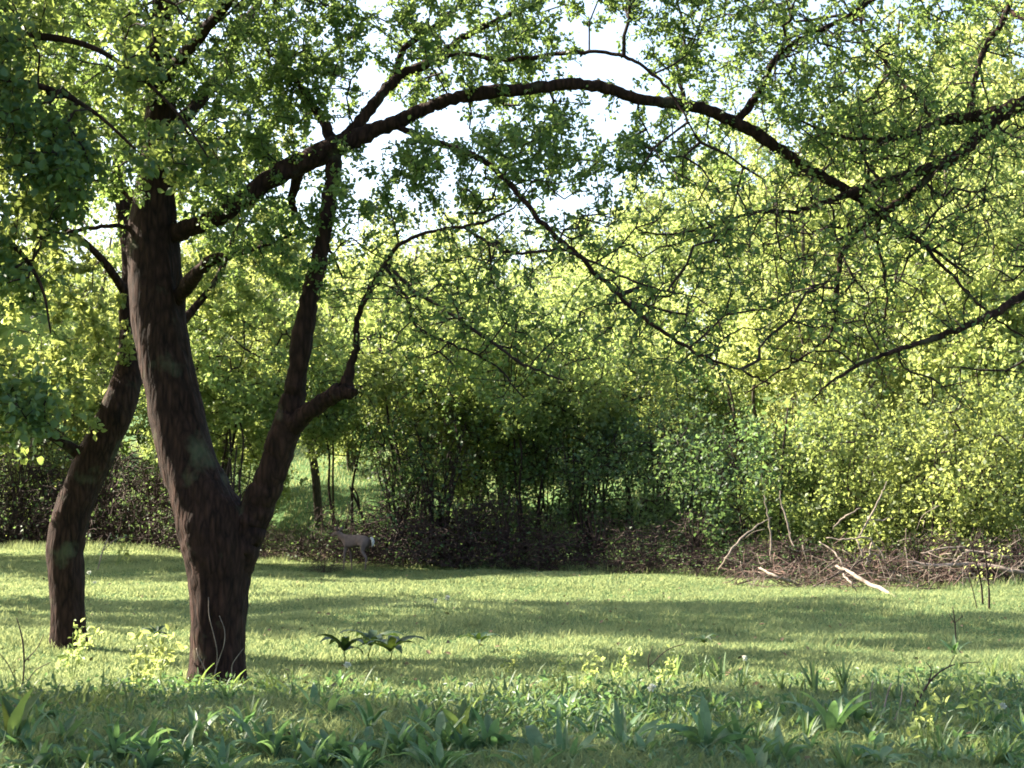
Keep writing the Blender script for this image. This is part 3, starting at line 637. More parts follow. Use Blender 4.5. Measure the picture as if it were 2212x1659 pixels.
used = set()
def put(kind, u, D, rz, s, label, group=None, x=None):
    """stand a plant D metres away, in the direction of picture column u"""
    X_ = px(u, 1100, D)[0] if x is None else x
    loc = ground(X_, D); loc[2] -= 0.03; src = kinds[kind]
    if kind not in used:
        used.add(kind); src.location = loc; src.rotation_euler = (0, 0, rz); src.scale = s if isinstance(s, tuple) else (s,) * 3
        src["label"] = label
        if group: src["group"] = group
        return src
    return copy_tree(src, loc, rz, s, label, group)

prng = np.random.default_rng(77)
G1 = "spring trees on the slope behind the thicket"
far = [('tall', 60, 84, 1.1, "far tree on the slope seen left of the leaning trunk"), ('tall2', 330, 88, 1.15, "far tree on the slope hidden mostly by the forked trunk"), ('tall', 560, 86, .98, "far tree whose crown shows between the two stems of the forked tree"),
       ('tall2', 800, 92, 1.0, "far tree above the sunlit grass gap, right of the forked tree"), ('tall', 1010, 88, .93, "far spring tree under the first big sky gap"), ('tall2', 1200, 94, 1.02, "far spring tree at the lowest point of the skyline"),
       ('tall', 1400, 88, .98, "far yellow-green tree below the largest sky gap"), ('tall', 1600, 90, 1.15, "far bright tree right of the largest sky gap"), ('tall2', 1800, 86, 1.3, "far tall tree behind the crossing of the two dark limbs"),
       ('tall', 2000, 84, 1.4, "far tall tree rising behind the right limbs"), ('tall', 2200, 80, 1.45, "far tall bright tree at the right edge of the skyline"), ('tall2', -150, 80, 1.15, "far tree at the left edge of the slope"), ('tall', 2420, 82, 1.4, "far tree just outside the right edge of the skyline")]
for k_, u, D, s, lb in far: put(k_, u, D, prng.uniform(0, 6), s * prng.uniform(.95, 1.05), lb, G1)
mid = [('tall', 470, 57, .95, "tree standing in shade behind the fork, left of the sunlit gap"), ('tall2', 690, 60, 1.05, "tree whose high crown hangs over the sunlit grass gap"), ('tall', 900, 55, .9, "taller tree whose crown stands over the many-stemmed bushes"), ('tall2', 1090, 54, .9, "taller tree above the shrubs at the centre"), ('tall', 230, 60, 1.0, "tree behind the thicket between the two trunks"), ('tall2', 20, 60, 1.0, "tree behind the thicket at the far left"), ('tall2', 100, 68, .9, "mid-distance tree behind the leaning tree on the left"), ('low', 450, 66, 1.0, "bright bushy tree seen through the fork of the old fruit tree"), ('low', 760, 72, 1.0, "bushy tree at the top of the sunlit grass gap"),
       ('low', 980, 68, .95, "bright bushy tree above the many-stemmed bush"), ('low2', 1150, 64, 1.15, "bushy green tree below the low skyline"), ('tall', 1330, 66, .8, "yellow-green tree in the middle of the wood"), ('low', 1500, 62, 1.2, "broad bright tree behind the drooping limb's end"),
       ('tall', 1700, 64, 1.0, "tall bright tree behind the twiggy right limbs"), ('tall', 1900, 60, 1.15, "tall bright tree left of the right edge of the wood"), ('tall', 2120, 60, 1.25, "tall bright tree at the right edge of the wood"), ('tall2', -120, 66, 1.0, "mid-distance tree at the left edge of the picture")]
for k_, u, D, s, lb in mid: put(k_, u, D, prng.uniform(0, 6), s, lb, G1)
G2 = "leafy trees along the edge of the wood"
near = [('high', 450, 43.0, 1.0, "added shade tree right behind the forked trunk, its boughs over the thicket"), ('high', 530, 41.8, .85, "added shade tree seen through the fork of the old tree, nearest one"), ('high', 875, 44.6, 1.02, "added shade tree rising out of the upright stems right of the deer"), ('high', 1140, 44.0, .85, "added shade tree over the thicket right of the crooked tree"), ('high', 440, 49.5, .9, "added shade tree standing over the thicket between the forks, its crown left of the sunlit gap"), ('high', 735, 48.5, .85, "added shade tree whose crown hangs over the deer"), ('high', 1000, 47.0, .9, "added shade tree over the darkest thicket in the middle"), ('high', 1290, 45.5, .85, "added shade tree right of the crooked dark one"), ('low3', 1020, 55, .95, "low green tree just behind the many-stemmed bush"), ('low3', 1250, 54, 1.05, "low bright tree behind the dark bramble thicket"), ('low3', 1420, 50, 1.0, "low green tree above the darkest part of the thicket"),
        ('low', 1620, 49, .95, "low bright tree above the leafy shrub left of the brush pile"), ('low', 1800, 46, .95, "low bright tree behind the left half of the brush pile"), ('low2', 1960, 44, 1.1, "low green tree behind the right half of the brush pile"), ('low', 2120, 44, 1.1, "low bright tree behind the fallen grey log"),
        ('low2', 2290, 42, 1.1, "low tree at the right edge behind the slim sapling"), ('low2', 90, 58, .9, "low green tree behind the left bramble thicket"), ('low2', -90, 56, 1.0, "low green tree at the far left edge of the wood"), ('tall2', 1740, 54, .95, "taller green tree between the low bright trees"), ('tall', 2060, 52, 1.0, "taller yellow-green tree above the brush pile")]
for k_, u, D, s, lb in near: put(k_, u, D, prng.uniform(0, 6), s, lb, G2)
G3 = "shrubs at the edge of the lawn"
shr = [('shrub', 70, 56, 1.0, "shrub behind the leaning tree"), ('shrub2', 250, 58, .9, "shrub between the leaning tree and the forked tree"), ('shrub2', 480, 57, .8, "small shrub seen in the fork of the fruit tree"),
       ('stems', 860, 43.9, .95, "many-stemmed bush with upright dark stems right of the deer"), ('stems', 950, 43.4, 1.05, "many-stemmed bush in front of the sunlit gap"), ('shrub', 1080, 46, .95, "leafy shrub right of the upright dark stems"),
       ('shrub', 1180, 45, .9, "leafy shrub above the middle of the dark thicket"), ('stems', 1260, 43, .9, "slender stemmed bush with a gap of light behind it"), ('shrub', 1370, 43, .9, "dense shrub in the middle of the wood's edge"),
       ('shrub', 1500, 41.5, .95, "dense dark shrub left of the pale upright stems"), ('shrub2', 1620, 40, 1.1, "dark rounded shrub beside the brush pile"), ('shrub3', 1730, 39.5, .85, "green shrub behind the pale upright stems"),
       ('shrub3', 1850, 38.5, .95, "green shrub behind the pile of dead branches"), ('shrub3', 1980, 38, .85, "green shrub behind the right end of the brush pile"), ('shrub3', 2090, 37, 1.0, "shrub behind the fallen grey log"), ('shrub3', 2200, 37, .9, "shrub at the right edge of the lawn")]
for k_, u, D, s, lb in shr: put(k_, u, D, prng.uniform(0, 6), s, lb, G3)
G4 = "dark brown bramble thickets under the trees"
thk = [(-60, 54.5, 1.2, "brown thicket at the left edge of the picture"), (40, 54, 1.2, "brown thicket left of the leaning tree"), (130, 54, 1.2, "dark thicket directly behind the leaning tree"), (230, 53, 1.1, "brown thicket just right of the leaning tree"), (330, 52, 1.1, "brown thicket left of the forked trunk"), (450, 50, .95, "brown thicket behind the forked trunk"),
       (570, 49, .62, "low brown thicket just right of the forked trunk"), (650, 48, .6, "low brown thicket left of the deer"), (740, 46, .8, "low brown thicket right behind the deer"), (840, 44.4, .95, "dark thicket just right of the deer"), (700, 41.0, .26, "small low tuft of brambles just left of the deer"), (910, 43.6, 1.05, "dark thicket under the upright stems"), (1000, 43, 1.05, "darkest thicket in the middle of the lawn's edge"),
       (1090, 43, 1.0, "dark thicket right of the upright stems"), (1180, 42.4, .95, "brown thicket under the leafy shrubs, middle right"), (1290, 41.5, .85, "brown thicket below the slender stemmed bush"), (1400, 40, .85, "dark thicket below the dense middle shrub"), (1500, 39, .85, "dark thicket left of the pale upright stems"), (1600, 38, .85, "shaded thicket at the brush pile's left end"),
       (1720, 37, .8, "brown thicket behind the pale upright stems"), (1850, 36, .75, "brown thicket in the brush pile"), (1980, 35.4, .75, "brown thicket at the brush pile's right end"), (2090, 35, .75, "brown thicket behind the grey log"), (2200, 34.5, .7, "brown thicket at the right edge of the lawn")]
for i_, (u, D, s, lb) in enumerate(thk): put('thicket' if i_ % 2 else 'thicket2', u, D, prng.uniform(-.4, .4) + (3.1 if i_ % 3 == 0 else 0), (s * 1.15, s * 1.1, s * prng.uniform(.85, 1.35) * (1.3 if u < 400 else .95 if u < 1150 else .68)), lb, G4)

# trees standing left of the picture: their crowns throw the shade that lies across the lawn
for nm, x, y, s, lb in [('tall', -12.6, 29, 1.42, "tall spring tree beyond the picture's left edge, beside the fruit trees"), ('tall', -21, 46, 1.25, "tall spring tree beyond the left edge, before the wood's left end"), ('tall2', -15.2, 42.5, 1.15, "spring tree beyond the picture's left edge, midway along the lawn"), ('tall2', -9.2, 12.6, .85, "green tree beyond the picture's left edge, close to the camera"), ('tall2', -15, 17.5, .8, "green tree beyond the picture's left edge, the nearest one")]:
    put(nm, 0, y, prng.uniform(0, 6), s, lb, "trees beyond the left edge", x=x)

# ------------------------------------------------------------------ the deer
DP = gp(768, 1233)
deer = thing("deer", "grey-brown deer with a white tail standing at the edge of the thicket, facing left", "deer", DP, math.radians(152))
def skin_body(name, nodes, edges, mat, parent, root=0):
    me = bpy.data.meshes.new(name); me.from_pydata([n_[:3] for n_ in nodes], edges, [])
    o = bpy.data.objects.new(name, me); link(o); o.parent = parent; me.materials.append(mat)
    sk_ = o.modifiers.new("skin", 'SKIN'); sk_.use_smooth_shade = True
    for i_, n_ in enumerate(nodes):
        d_ = me.skin_vertices[0].data[i_]; d_.radius = (n_[3], n_[4] if len(n_) > 4 else n_[3]); d_.use_root = (i_ == root)
    ss = o.modifiers.new("sub", 'SUBSURF'); ss.levels = 2; ss.render_levels = 2
    return o
dn = [(-.36, 0, .80, .150, .165), (-.50, 0, .77, .09, .12), (-.16, 0, .775, .145, .165), (.08, 0, .755, .150, .175), (.27, 0, .765, .135, .175), (.40, 0, .81, .10, .14), (.50, 0, .865, .080, .10), (.59, 0, .92, .066, .08),
      (.67, 0, .965, .074, .080), (.76, 0, .945, .060, .064), (.86, 0, .90, .040, .042), (.93, 0, .88, .032, .032)]
de = [(1, 0), (0, 2), (2, 3), (3, 4), (4, 5), (5, 6), (6, 7), (7, 8), (8, 9), (9, 10), (10, 11)]
for sy, fx, hx in ((1, .03, -.06), (-1, -.05, .07)):
    k0 = len(dn)
    dn += [(.30, .08 * sy, .62, .065, .075), (.31 + fx, .09 * sy, .46, .04, .042), (.31 + fx * 1.5, .09 * sy, .27, .024, .026), (.31 + fx * 2, .09 * sy, .07, .018, .019), (.335 + fx * 2, .09 * sy, .0, .024, .02)]
    de += [(4, k0), (k0, k0 + 1), (k0 + 1, k0 + 2), (k0 + 2, k0 + 3), (k0 + 3, k0 + 4)]
    k0 = len(dn)
    dn += [(-.34, .095 * sy, .64, .085, .11), (-.24 + hx, .10 * sy, .50, .052, .06), (-.40 + hx, .10 * sy, .33, .028, .032), (-.365 + hx * 1.3, .10 * sy, .08, .018, .02), (-.34 + hx * 1.3, .10 * sy, .0, .024, .02)]
    de += [(0, k0), (k0, k0 + 1), (k0 + 1, k0 + 2), (k0 + 2, k0 + 3), (k0 + 3, k0 + 4)]
M['fur'] = plain_mat("deer fur", (0.15, 0.108, 0.096), rough=0.95, var=0.25, scale=7)
M['fur_white'] = plain_mat("white fur", (0.50, 0.48, 0.46), rough=0.95, var=0.08)
M['dark'] = plain_mat("dark nose and eyes", (0.015, 0.012, 0.012), rough=0.4)
skin_body("body", dn, de, M['fur'], deer)
for sy in (1, -1):
    V, Fq = tube(spline([(.65, .045 * sy, 1.01), (.625, .11 * sy, 1.07), (.60, .17 * sy, 1.135)], 4), np.array([.018, .026, .034, .038, .040, .036, .027, .015, .004]), 8)
    mesh("ear", V, Fq, M['fur'], deer, smooth_sh=True)
    V, Fq = tube([(.755, .050 * sy, .965), (.758, .066 * sy, .968)], [.012, .008], 8); mesh("eye", V, Fq, M['dark'], deer, smooth_sh=True)
V, Fq = tube([(.945, 0, .887), (.975, 0, .88)], [.026, .014], 8); mesh("nose", V, Fq, M['dark'], deer, smooth_sh=True)
V, Fq = tube(spline([(-.55, 0, .85), (-.62, 0, .79), (-.635, 0, .70), (-.60, 0, .60)], 4), np.array([.03, .038, .044, .05, .054, .056, .056, .052, .046, .038, .028, .018, .006]) * .85, 8); mesh("tail", V, Fq, M['fur_white'], deer, smooth_sh=True)

deer.scale = (.80, .95, .97)
# ------------------------------------------------------------------ dead branches and the brush pile
brng = np.random.default_rng(55)
def stick(rows, label, mat='deadwood', name="dead_branch", cat="branch", group="dead branches at the brush pile", k=8, n=5):
    """rows (u, v, D, width); D 0 = where the ground is seen there"""
    P = []
    for u, v, D, w_ in rows:
        p = gp(u, v) if D == 0 else px(u, v, D); P.append([*p, w_ * .38 * MPU * p[1]])
    S_ = spline(P, n); c = S_[:, :3].copy(); c[1:-1] += brng.normal(size=c[1:-1].shape) * 0.012
    V, Fq = tube(c, np.maximum(S_[:, 3], .004), k, brng, .08)
    o = mesh(name, V, Fq, M[mat], None, smooth_sh=True, loc=c[0]); tag(o, label, cat, group); return o
stick([(1935, 1291, 0, 9), (1890, 1268, 32.0, 12), (1850, 1247, 32.8, 12), (1806, 1222, 33.8, 8)], "thick pale dead branch slanting down onto the grass in front of the brush pile")
stick([(1792, 1287, 0, 3), (1740, 1268, 0, 6), (1690, 1250, 33.4, 9), (1640, 1226, 34.0, 6)], "pale dead branch slanting onto the grass left of the thickest one")
stick([(1545, 1247, 0, 4), (1562, 1215, 35.6, 5), (1600, 1165, 35.7, 5), (1640, 1132, 35.9, 4), (1668, 1118, 36, 2)], "pale thin stem arching up out of the dark thicket left of the brush pile")
stick([(1668, 1222, 35, 4), (1664, 1160, 35, 5), (1656, 1100, 35, 4), (1650, 1070, 35, 2)], "taller of the two upright pale stems left of the brush pile")
stick([(1712, 1185, 35.1, 3), (1704, 1140, 35.1, 5), (1690, 1095, 35.2, 4), (1684, 1060, 35.2, 2)], "shorter of the two upright pale stems left of the brush pile")
stick([(1855, 1160, 34.2, 4), (1880, 1118, 34.3, 6), (1905, 1068, 34.4, 4), (1915, 1040, 34.5, 2)], "pale forking branch sticking up out of the middle of the brush pile")
stick([(1882, 1122, 34.3, 4), (1905, 1124, 34.3, 4), (1930, 1118, 34.3, 2)], "short pale side branch pointing right above the brush pile")
stick([(1800, 1145, 34.5, 3), (1822, 1118, 34.4, 5), (1860, 1098, 34.3, 3)], "bent pale branch above the left half of the brush pile")
stick([(1785, 1162, 34, 3), (1830, 1166, 33.9, 5), (1870, 1160, 33.9, 5), (1890, 1175, 33.9, 4), (1915, 1215, 33.8, 3)], "pale branch lying level across the top of the brush pile")
stick([(1850, 1165, 33.8, 4), (1858, 1185, 33.7, 5), (1864, 1205, 33.7, 3)], "short pale branch hanging down in the brush pile, left of its twin")
stick([(1884, 1172, 33.7, 5), (1878, 1195, 33.7, 5), (1868, 1222, 33.6, 3)], "short pale branch hanging down in the brush pile, right of its twin")
stick([(1740, 1275, 0, 4), (1790, 1250, 33.1, 6), (1840, 1225, 33.4, 6), (1880, 1200, 33.6, 3)], "dark red-brown branch propped under the pale ones in the brush pile", 'twig_brown')
stick([(1822, 1240, 32.6, 5), (1840, 1262, 32.0, 6), (1850, 1280, 0, 4)], "short broken pale branch beside the thickest one")
stick([(1770, 1170, 34.2, 4), (1800, 1190, 34, 5), (1825, 1225, 33.7, 3)], "greyish branch falling to the right in the left half of the brush pile")
stick([(1960, 1212, 34.0, 6), (2030, 1222, 33.9, 12), (2100, 1219, 33.8, 14), (2170, 1232, 33.6, 13), (2230, 1236, 33.5, 12)], "long grey fallen log lying level behind the slim sapling")
stick([(2060, 1222, 33.8, 6), (2075, 1200, 33.8, 5), (2095, 1190, 33.8, 3)], "short snag standing up from the grey fallen log")
stick([(1990, 1195, 34.2, 4), (2040, 1185, 34.2, 6), (2090, 1180, 34.3, 3)], "thin pale branch above the left end of the grey log")
stick([(2180, 1205, 33.9, 5), (2130, 1195, 34, 7), (2085, 1188, 34.1, 4)], "pale crooked branch above the right end of the grey log")
stick([(1790, 1300, 0, 3), (1760, 1290, 30.5, 4), (1730, 1288, 30.7, 2)], "small twig lying on the grass in front of the brush pile", 'twig_brown', "twig", "twig")
stick([(1800, 1330, 0, 3), (1778, 1313, 27.9, 4), (1762, 1303, 28.2, 3), (1740, 1306, 28.3, 2)], "dark crooked twig standing in the sunny grass right of the brush pile's front", 'twig_brown', "twig", "twig")
def pile():
    parts = []
    for _ in range(240):
        c = px(1865, 1225, 34.3); a = brng.uniform(-1, 1); c = c + [a * 2.7, brng.normal() * .5, 0]
        hgt = .75 * (1 - .55 * abs(a)) ; c[2] = terrain(c[0], c[1]) + abs(brng.normal()) * .52 * hgt + .03
        d = brng.normal(size=3); d[2] *= .45; d /= np.linalg.norm(d); L = brng.uniform(.3, 1.2); b = brng.normal(size=3) * .16
        pts = spline([c - d * L / 2, c + b, c + d * L / 2], 3); pts[:, 2] = np.maximum(pts[:, 2], terrain(pts[:, 0], pts[:, 1]) + .01)
        r = brng.uniform(.005, .014) * np.linspace(1, .5, len(pts)); parts.append(tube(pts, r, 4))
    return merge(parts)
V, Fq = pile(); M['vine'] = plain_mat("red-brown brush twigs", (0.10, 0.062, 0.050), var=0.6, scale=2)
o = mesh("brush_pile", V, Fq, M['vine'], None, smooth_sh=True); tag(o, "low tangle of red-brown dead twigs heaped at the right edge of the lawn", "brush pile", kind="stuff")
def pale_twigs():
    parts = []
    for _ in range(150):
        u = brng.uniform(1600, 2230); D = 33.6 + brng.normal() * .7; c = px(u, 1200, D); z0 = float(terrain(c[0], c[1])); c[2] = z0 + abs(brng.normal()) * .42
        d = brng.normal(size=3) * [1, .5, .8]; d /= np.linalg.norm(d); L = brng.uniform(.25, 1.0)
        pts = spline([c - d * L / 2, c + brng.normal(size=3) * .06, c + d * L / 2], 4); pts[:, 2] = np.maximum(pts[:, 2], z0)
        parts.append(tube(pts, brng.uniform(.004, .010) * np.linspace(1, .35, len(pts)), 4))
    return merge(parts)
V, Fq = pale_twigs(); o = mesh("dead_twigs", V, Fq, M['deadwood'], None, smooth_sh=True); tag(o, "fine pale grey dead twigs sticking out of and around the brush pile", "twigs", kind="stuff")

# slim sapling and dark stems
def sapling(rows_list, label, name="sapling", cat="sapling", leaves=0, mat='twig', lm='leaf_mid', ls=.05, group=None):
    b_ = gp(*rows_list[0][0][:2]); root = thing(name, label, cat, b_, 0, group); sk_ = []
    for rows in rows_list:
        P = [[*px(u, v, b_[1] + dz), w_ * .5 * MPU * b_[1]] for u, v, dz, w_ in [(r_[0], r_[1], r_[3] if len(r_) > 3 else 0, r_[2]) for r_ in rows]]
        S_ = spline(P, 5); V, Fq = tube(S_[:, :3], np.maximum(S_[:, 3], .0025), 6, brng, .05); o = mesh("stem", V, Fq, M[mat], root, smooth_sh=True); o.location = -b_; sk_.append(S_[:, :3])
    if leaves:
        A = np.vstack(sk_); A = A[A[:, 2] > A[:, 2].min() + .35 * np.ptp(A[:, 2])]; C = A[brng.integers(0, len(A), leaves)] + brng.normal(size=(leaves, 3)) * .06
        V, Fq, q_ = leaf_mesh(C, brng, ls); o = mesh("leaves", V, Fq, M[lm], root, tint=np.repeat(brng.uniform(0, 1, leaves), q_)); o.location = -b_
    return root
sapling([[(2137, 1318, 5), (2136, 1270, 4), (2130, 1210, 4), (2122, 1150, 2)], [(2123, 1305, 4), (2119, 1260, 4), (2106, 1205, 3), (2098, 1170, 2)], [(2112, 1320, 2), (2100, 1270, 2), (2085, 1225, 1.5)], [(2132, 1235, 2.5), (2150, 1200, 2), (2172, 1185, 1.5)]], "slim dark sapling with several thin stems on the right of the lawn", leaves=70, lm='leaf_spring')
sapling([[(46, 1500, 4), (52, 1440, 4), (48, 1380, 4), (36, 1335, 2)], [(52, 1430, 3), (80, 1400, 2), (95, 1370, 1.5)], [(40, 1490, 2), (20, 1440, 2), (-10, 1400, 1.5)], [(50, 1490, 2), (75, 1450, 2), (110, 1430, 1.5)]], "dead twiggy stem standing in the grass left of the leaning tree", "dead_sapling", "stem", 0, 'twig_brown')
sapling([[(1962, 1560, 4), (1985, 1510, 4), (2015, 1465, 4), (2050, 1440, 3), (2085, 1432, 2), (2120, 1430, 1)], [(2000, 1490, 3), (2012, 1450, 2.5), (2000, 1430, 1.5)], [(1975, 1530, 2.5), (1985, 1480, 2), (1975, 1450, 1.5)], [(2050, 1440, 2), (2062, 1415, 1.5)]], "arching dead weed stem leaning right at the lower right", "dead_weed", "stem", 14, 'twig_brown')
sapling([[(1905, 1570, 4), (1912, 1520, 3.5), (1925, 1475, 2)], [(1890, 1560, 3), (1880, 1510, 2.5), (1886, 1470, 1.5)], [(1925, 1575, 3), (1945, 1520, 2.5), (1950, 1475, 1.5)]], "pale dry weed stems standing left of the arching stem", "dead_weed", "stem", 0, 'deadwood')
sapling([[(1408, 1470, 3), (1400, 1430, 2.5), (1410, 1395, 1.5)], [(1402, 1440, 2), (1440, 1405, 2), (1480, 1390, 1.5)]], "thin forked weed stalk in the sunny grass at the centre right", "dead_weed", "stem", 8, 'twig', group=None)
sapling([[(2065, 1390, 3), (2063, 1350, 3), (2058, 1310, 2)], [(2064, 1350, 2), (2050, 1325, 1.5)], [(2064, 1345, 2), (2080, 1330, 1.5)]], "short leafless twig standing in the shade band at the right", "dead_sapling", "stem", 0, 'twig_brown')
sapling([[(210, 1235, 3), (222, 1190, 3), (240, 1150, 2)], [(222, 1190, 2), (250, 1165, 2), (275, 1160, 1.2)]], "thin pale twig in front of the left thicket beside the leaning tree", "dead_sapling", "stem", 26, 'deadwood', 'leaf_herb', .06)
sapling([[(820, 1215, 7), (795, 1150, 7), (775, 1095, 6), (755, 1050, 4)], [(778, 1110, 5), (772, 1070, 4), (760, 1050, 3)]], "dark slanting bare trunk rising behind the deer", "bare_sapling", "sapling", 0, 'twig')
sapling([[(905, 1200, 8), (930, 1040, 9, 0), (975, 975, 10, 0), (1010, 925, 9, 0), (1060, 880, 6, 0)], [(985, 965, 9), (985, 920, 12), (990, 870, 8), (1005, 800, 4)], [(1000, 945, 6), (1050, 925, 5), (1100, 935, 3)]], "crooked dark small tree leaning right among the upright stems", "crooked_tree", "tree", 120, 'twig', 'leaf_mid', .1)

for u, top, lean_, lb in [(1276, 930, -6, "left one of two slender upright stems in the shrubs right of the crooked tree"), (1300, 940, 8, "right one of two slender upright stems in the shrubs right of the crooked tree"), (498, 960, 14, "slender dark stem seen low in the fork of the old tree"), (1680, 880, 22, "slim dark leaning stem in the bright shrubs above the pale upright stems"), (1420, 900, -20, "slim dark stem leaning left in the dense middle shrub"), (2010, 940, 16, "slim dark stem in the bright shrubs above the brush pile's right end")]:
    g_ = edge_v = 1225 + max(0, (u - 1100)) * .03
    sapling([[(u, g_, 6), (u + lean_ * .3, g_ - (g_ - top) * .35, 6), (u + lean_ * .5, g_ - (g_ - top) * .7, 5), (u + lean_, top, 3)], [(u + lean_ * .4, g_ - (g_ - top) * .5, 3), (u + lean_ + 22, top + 90, 2.5), (u + lean_ + 30, top + 40, 1.5)]], lb, "bare_sapling", "sapling", 40, 'twig', 'leaf_mid', .09, "slender stems along the wood's edge")

# ------------------------------------------------------------------ herbs of the foreground
hrng = np.random.default_rng(91)
def blade(L, W, arch, az, elev, twist=0.0, fold=.25, n=7, stalk=.12, shape='lance'):
    """one curved leaf of length L: stalk, blade folded along its middle"""
    t = np.linspace(0, 1, n + 1); e = elev - arch * t ** 1.4
    dx = np.cos(e) * L / n; dz = np.sin(e) * L / n
    x = np.concatenate([[0], np.cumsum(dx[:-1])]); z = np.concatenate([[0], np.cumsum(dz[:-1])])
    tt = np.clip((t - stalk) / (1 - stalk), 0, 1)
    wdt = W * .5 * (np.sin(np.pi * tt ** (.75 if shape == 'lance' else .6)) ** .85 if shape != 'strap' else (1 - tt ** 3)) + .003
    ce, se = np.cos(e), np.sin(e); nx, nz = -se, ce
    rows = []; wv = np.sin(t * 17 + az * 3) * .10 * wdt + np.sin(t * 31 + elev * 9) * .05 * wdt
    for s_ in (-1, 0, 1):
        up = (abs(s_)) * (fold * wdt + s_ * wv); y = s_ * wdt * math.cos(twist); off = s_ * wdt * math.sin(twist) + up
        rows.append(np.stack([x + nx * off, y, z + nz * off], -1))
    V = np.stack(rows, 1).reshape(-1, 3); i_ = np.arange(n)[:, None] * 3
    Fq = np.concatenate([i_ + np.array([[0, 1, 4, 3]]), i_ + np.array([[1, 2, 5, 4]])], 0)
    c, s_ = math.cos(az), math.sin(az); V = np.stack([V[:, 0] * c - V[:, 1] * s_, V[:, 0] * s_ + V[:, 1] * c, V[:, 2]], -1)
    return V, Fq
def herb_kind(name, cat, seed, leaves, mat, part="leaf"):
    r_ = np.random.default_rng(seed); root = thing(name, "x", cat); kids = []
    for L, W, arch, elev, sh in leaves:
        V, Fq = blade(L, W, arch, r_.uniform(0, 6.28), elev, r_.normal() * .5, fold=r_.uniform(.15, .6), n=10, shape=sh)
        V += r_.normal(size=3) * [.012, .012, 0] - [0, 0, .01]
        kids.append(mesh(part, V, Fq, M[mat], root, tint=np.clip(r_.uniform(.1, .9) + .1 * r_.normal(size=len(Fq)), 0, 1), smooth_sh=True))
    KIDS[root.name] = kids; return root
u_ = hrng.uniform
kinds['dock'] = herb_kind("broad_leaved_herb", "plant", 201, [(u_(.2, .36), u_(.035, .06), u_(.5, 2.0), u_(.8, 1.5), 'lance') for _ in range(10)], 'leaf_herb')
kinds['dock2'] = herb_kind("broad_leaved_herb", "plant", 202, [(u_(.14, .3), u_(.045, .075), u_(.9, 2.6), u_(.6, 1.4), 'lance') for _ in range(9)], 'leaf_herb')
kinds['dock3'] = herb_kind("broad_leaved_herb", "plant", 203, [(u_(.2, .4), u_(.03, .06), u_(.2, 1.4), u_(1.0, 1.55), 'lance') for _ in range(8)], 'leaf_herb')
kinds['lit'] = herb_kind("broad_leaved_herb", "plant", 204, [(u_(.28, .38), u_(.06, .08), u_(.4, 1.3), u_(1.1, 1.45), 'lance') for _ in range(5)], 'leaf_main')
kinds['sprout'] = herb_kind("grassy_sprout", "plant", 205, [(u_(.14, .26), u_(.014, .022), u_(.1, .9), u_(1.2, 1.55), 'strap') for _ in range(9)], 'leaf_rank', "blade")
kinds['tuft'] = herb_kind("grass_tuft", "grass tuft", 206, [(u_(.16, .3), u_(.008, .014), u_(.5, 1.8), u_(.9, 1.5), 'strap') for _ in range(22)], 'leaf_main', "blade")
def umbrella_kind():
    root = thing("umbrella_leaved_plant", "x", "plant"); V, Fq = tube([(0, 0, -.02), (.01, 0, .04), (0, .01, .085)], [.004, .0035, .003], 6); kids = [mesh("stem", V, Fq, M['leaf_mid'], root, tint=np.full(len(Fq), .5))]
    for k_ in range(10):
        V, Fq = blade(.2 * hrng.uniform(.8, 1.15), .036, 1.6, k_ * 6.283 / 10 + hrng.normal() * .15, .75 + .2 * hrng.normal(), .3 * hrng.normal(), stalk=.0); V[:, 2] += .08; kids.append(mesh("leaf", V, Fq, M['leaf_umb_silhouette'], root, tint=np.full(len(Fq), .3 + .03 * k_)))
    KIDS[root.name] = kids; return root
kinds['umbrella'] = umbrella_kind()
def clock_kind():
    root = thing("seed_head_flower", "x", "flower"); V, Fq = tube([(0, 0, -.02), (.012, 0, .1), (.01, 0, .2)], [.003, .0028, .0025], 5); kids = [mesh("stem", V, Fq, M['leaf_mid'], root, tint=np.full(len(Fq), .6))]
    n = 60; d = hrng.normal(size=(n, 3)); d /= np.linalg.norm(d, axis=1)[:, None]; C = np.array([.01, 0, .22]) + d * .012
    V, Fq, _ = leaf_mesh(C, hrng, .02, aspect=.6, up=0); kids.append(mesh("seed_head", V, Fq, M['white'], root)); KIDS[root.name] = kids; return root
kinds['clock'] = clock_kind()
def sprig_kind():
    root = thing("leafy_sprig", "x", "plant"); kids = []; C = []
    for s_ in range(4):
        a = s_ * 1.7; top = np.array([math.cos(a) * .09, math.sin(a) * .09, .27 + .05 * hrng.normal()]); c = spline([(0, 0, -.02), top * .5 + [0, 0, .04], top], 4)
        V, Fq = tube(c, np.linspace(.004, .002, len(c)), 5); kids.append(mesh("stem", V, Fq, M['leaf_mid'], root, tint=np.full(len(Fq), .4))); C.append(c[3:])
    A = np.vstack(C); P_ = A[hrng.integers(0, len(A), 44)] + hrng.normal(size=(44, 3)) * .03; V, Fq, q_ = leaf_mesh(P_, hrng, .065, aspect=.5, up=.8); kids.append(mesh("leaves", V, Fq, M['leaf_spring'], root, tint=np.repeat(hrng.uniform(.2, 1, 44), q_)))
    KIDS[root.name] = kids; return root
kinds['sprig'] = sprig_kind()

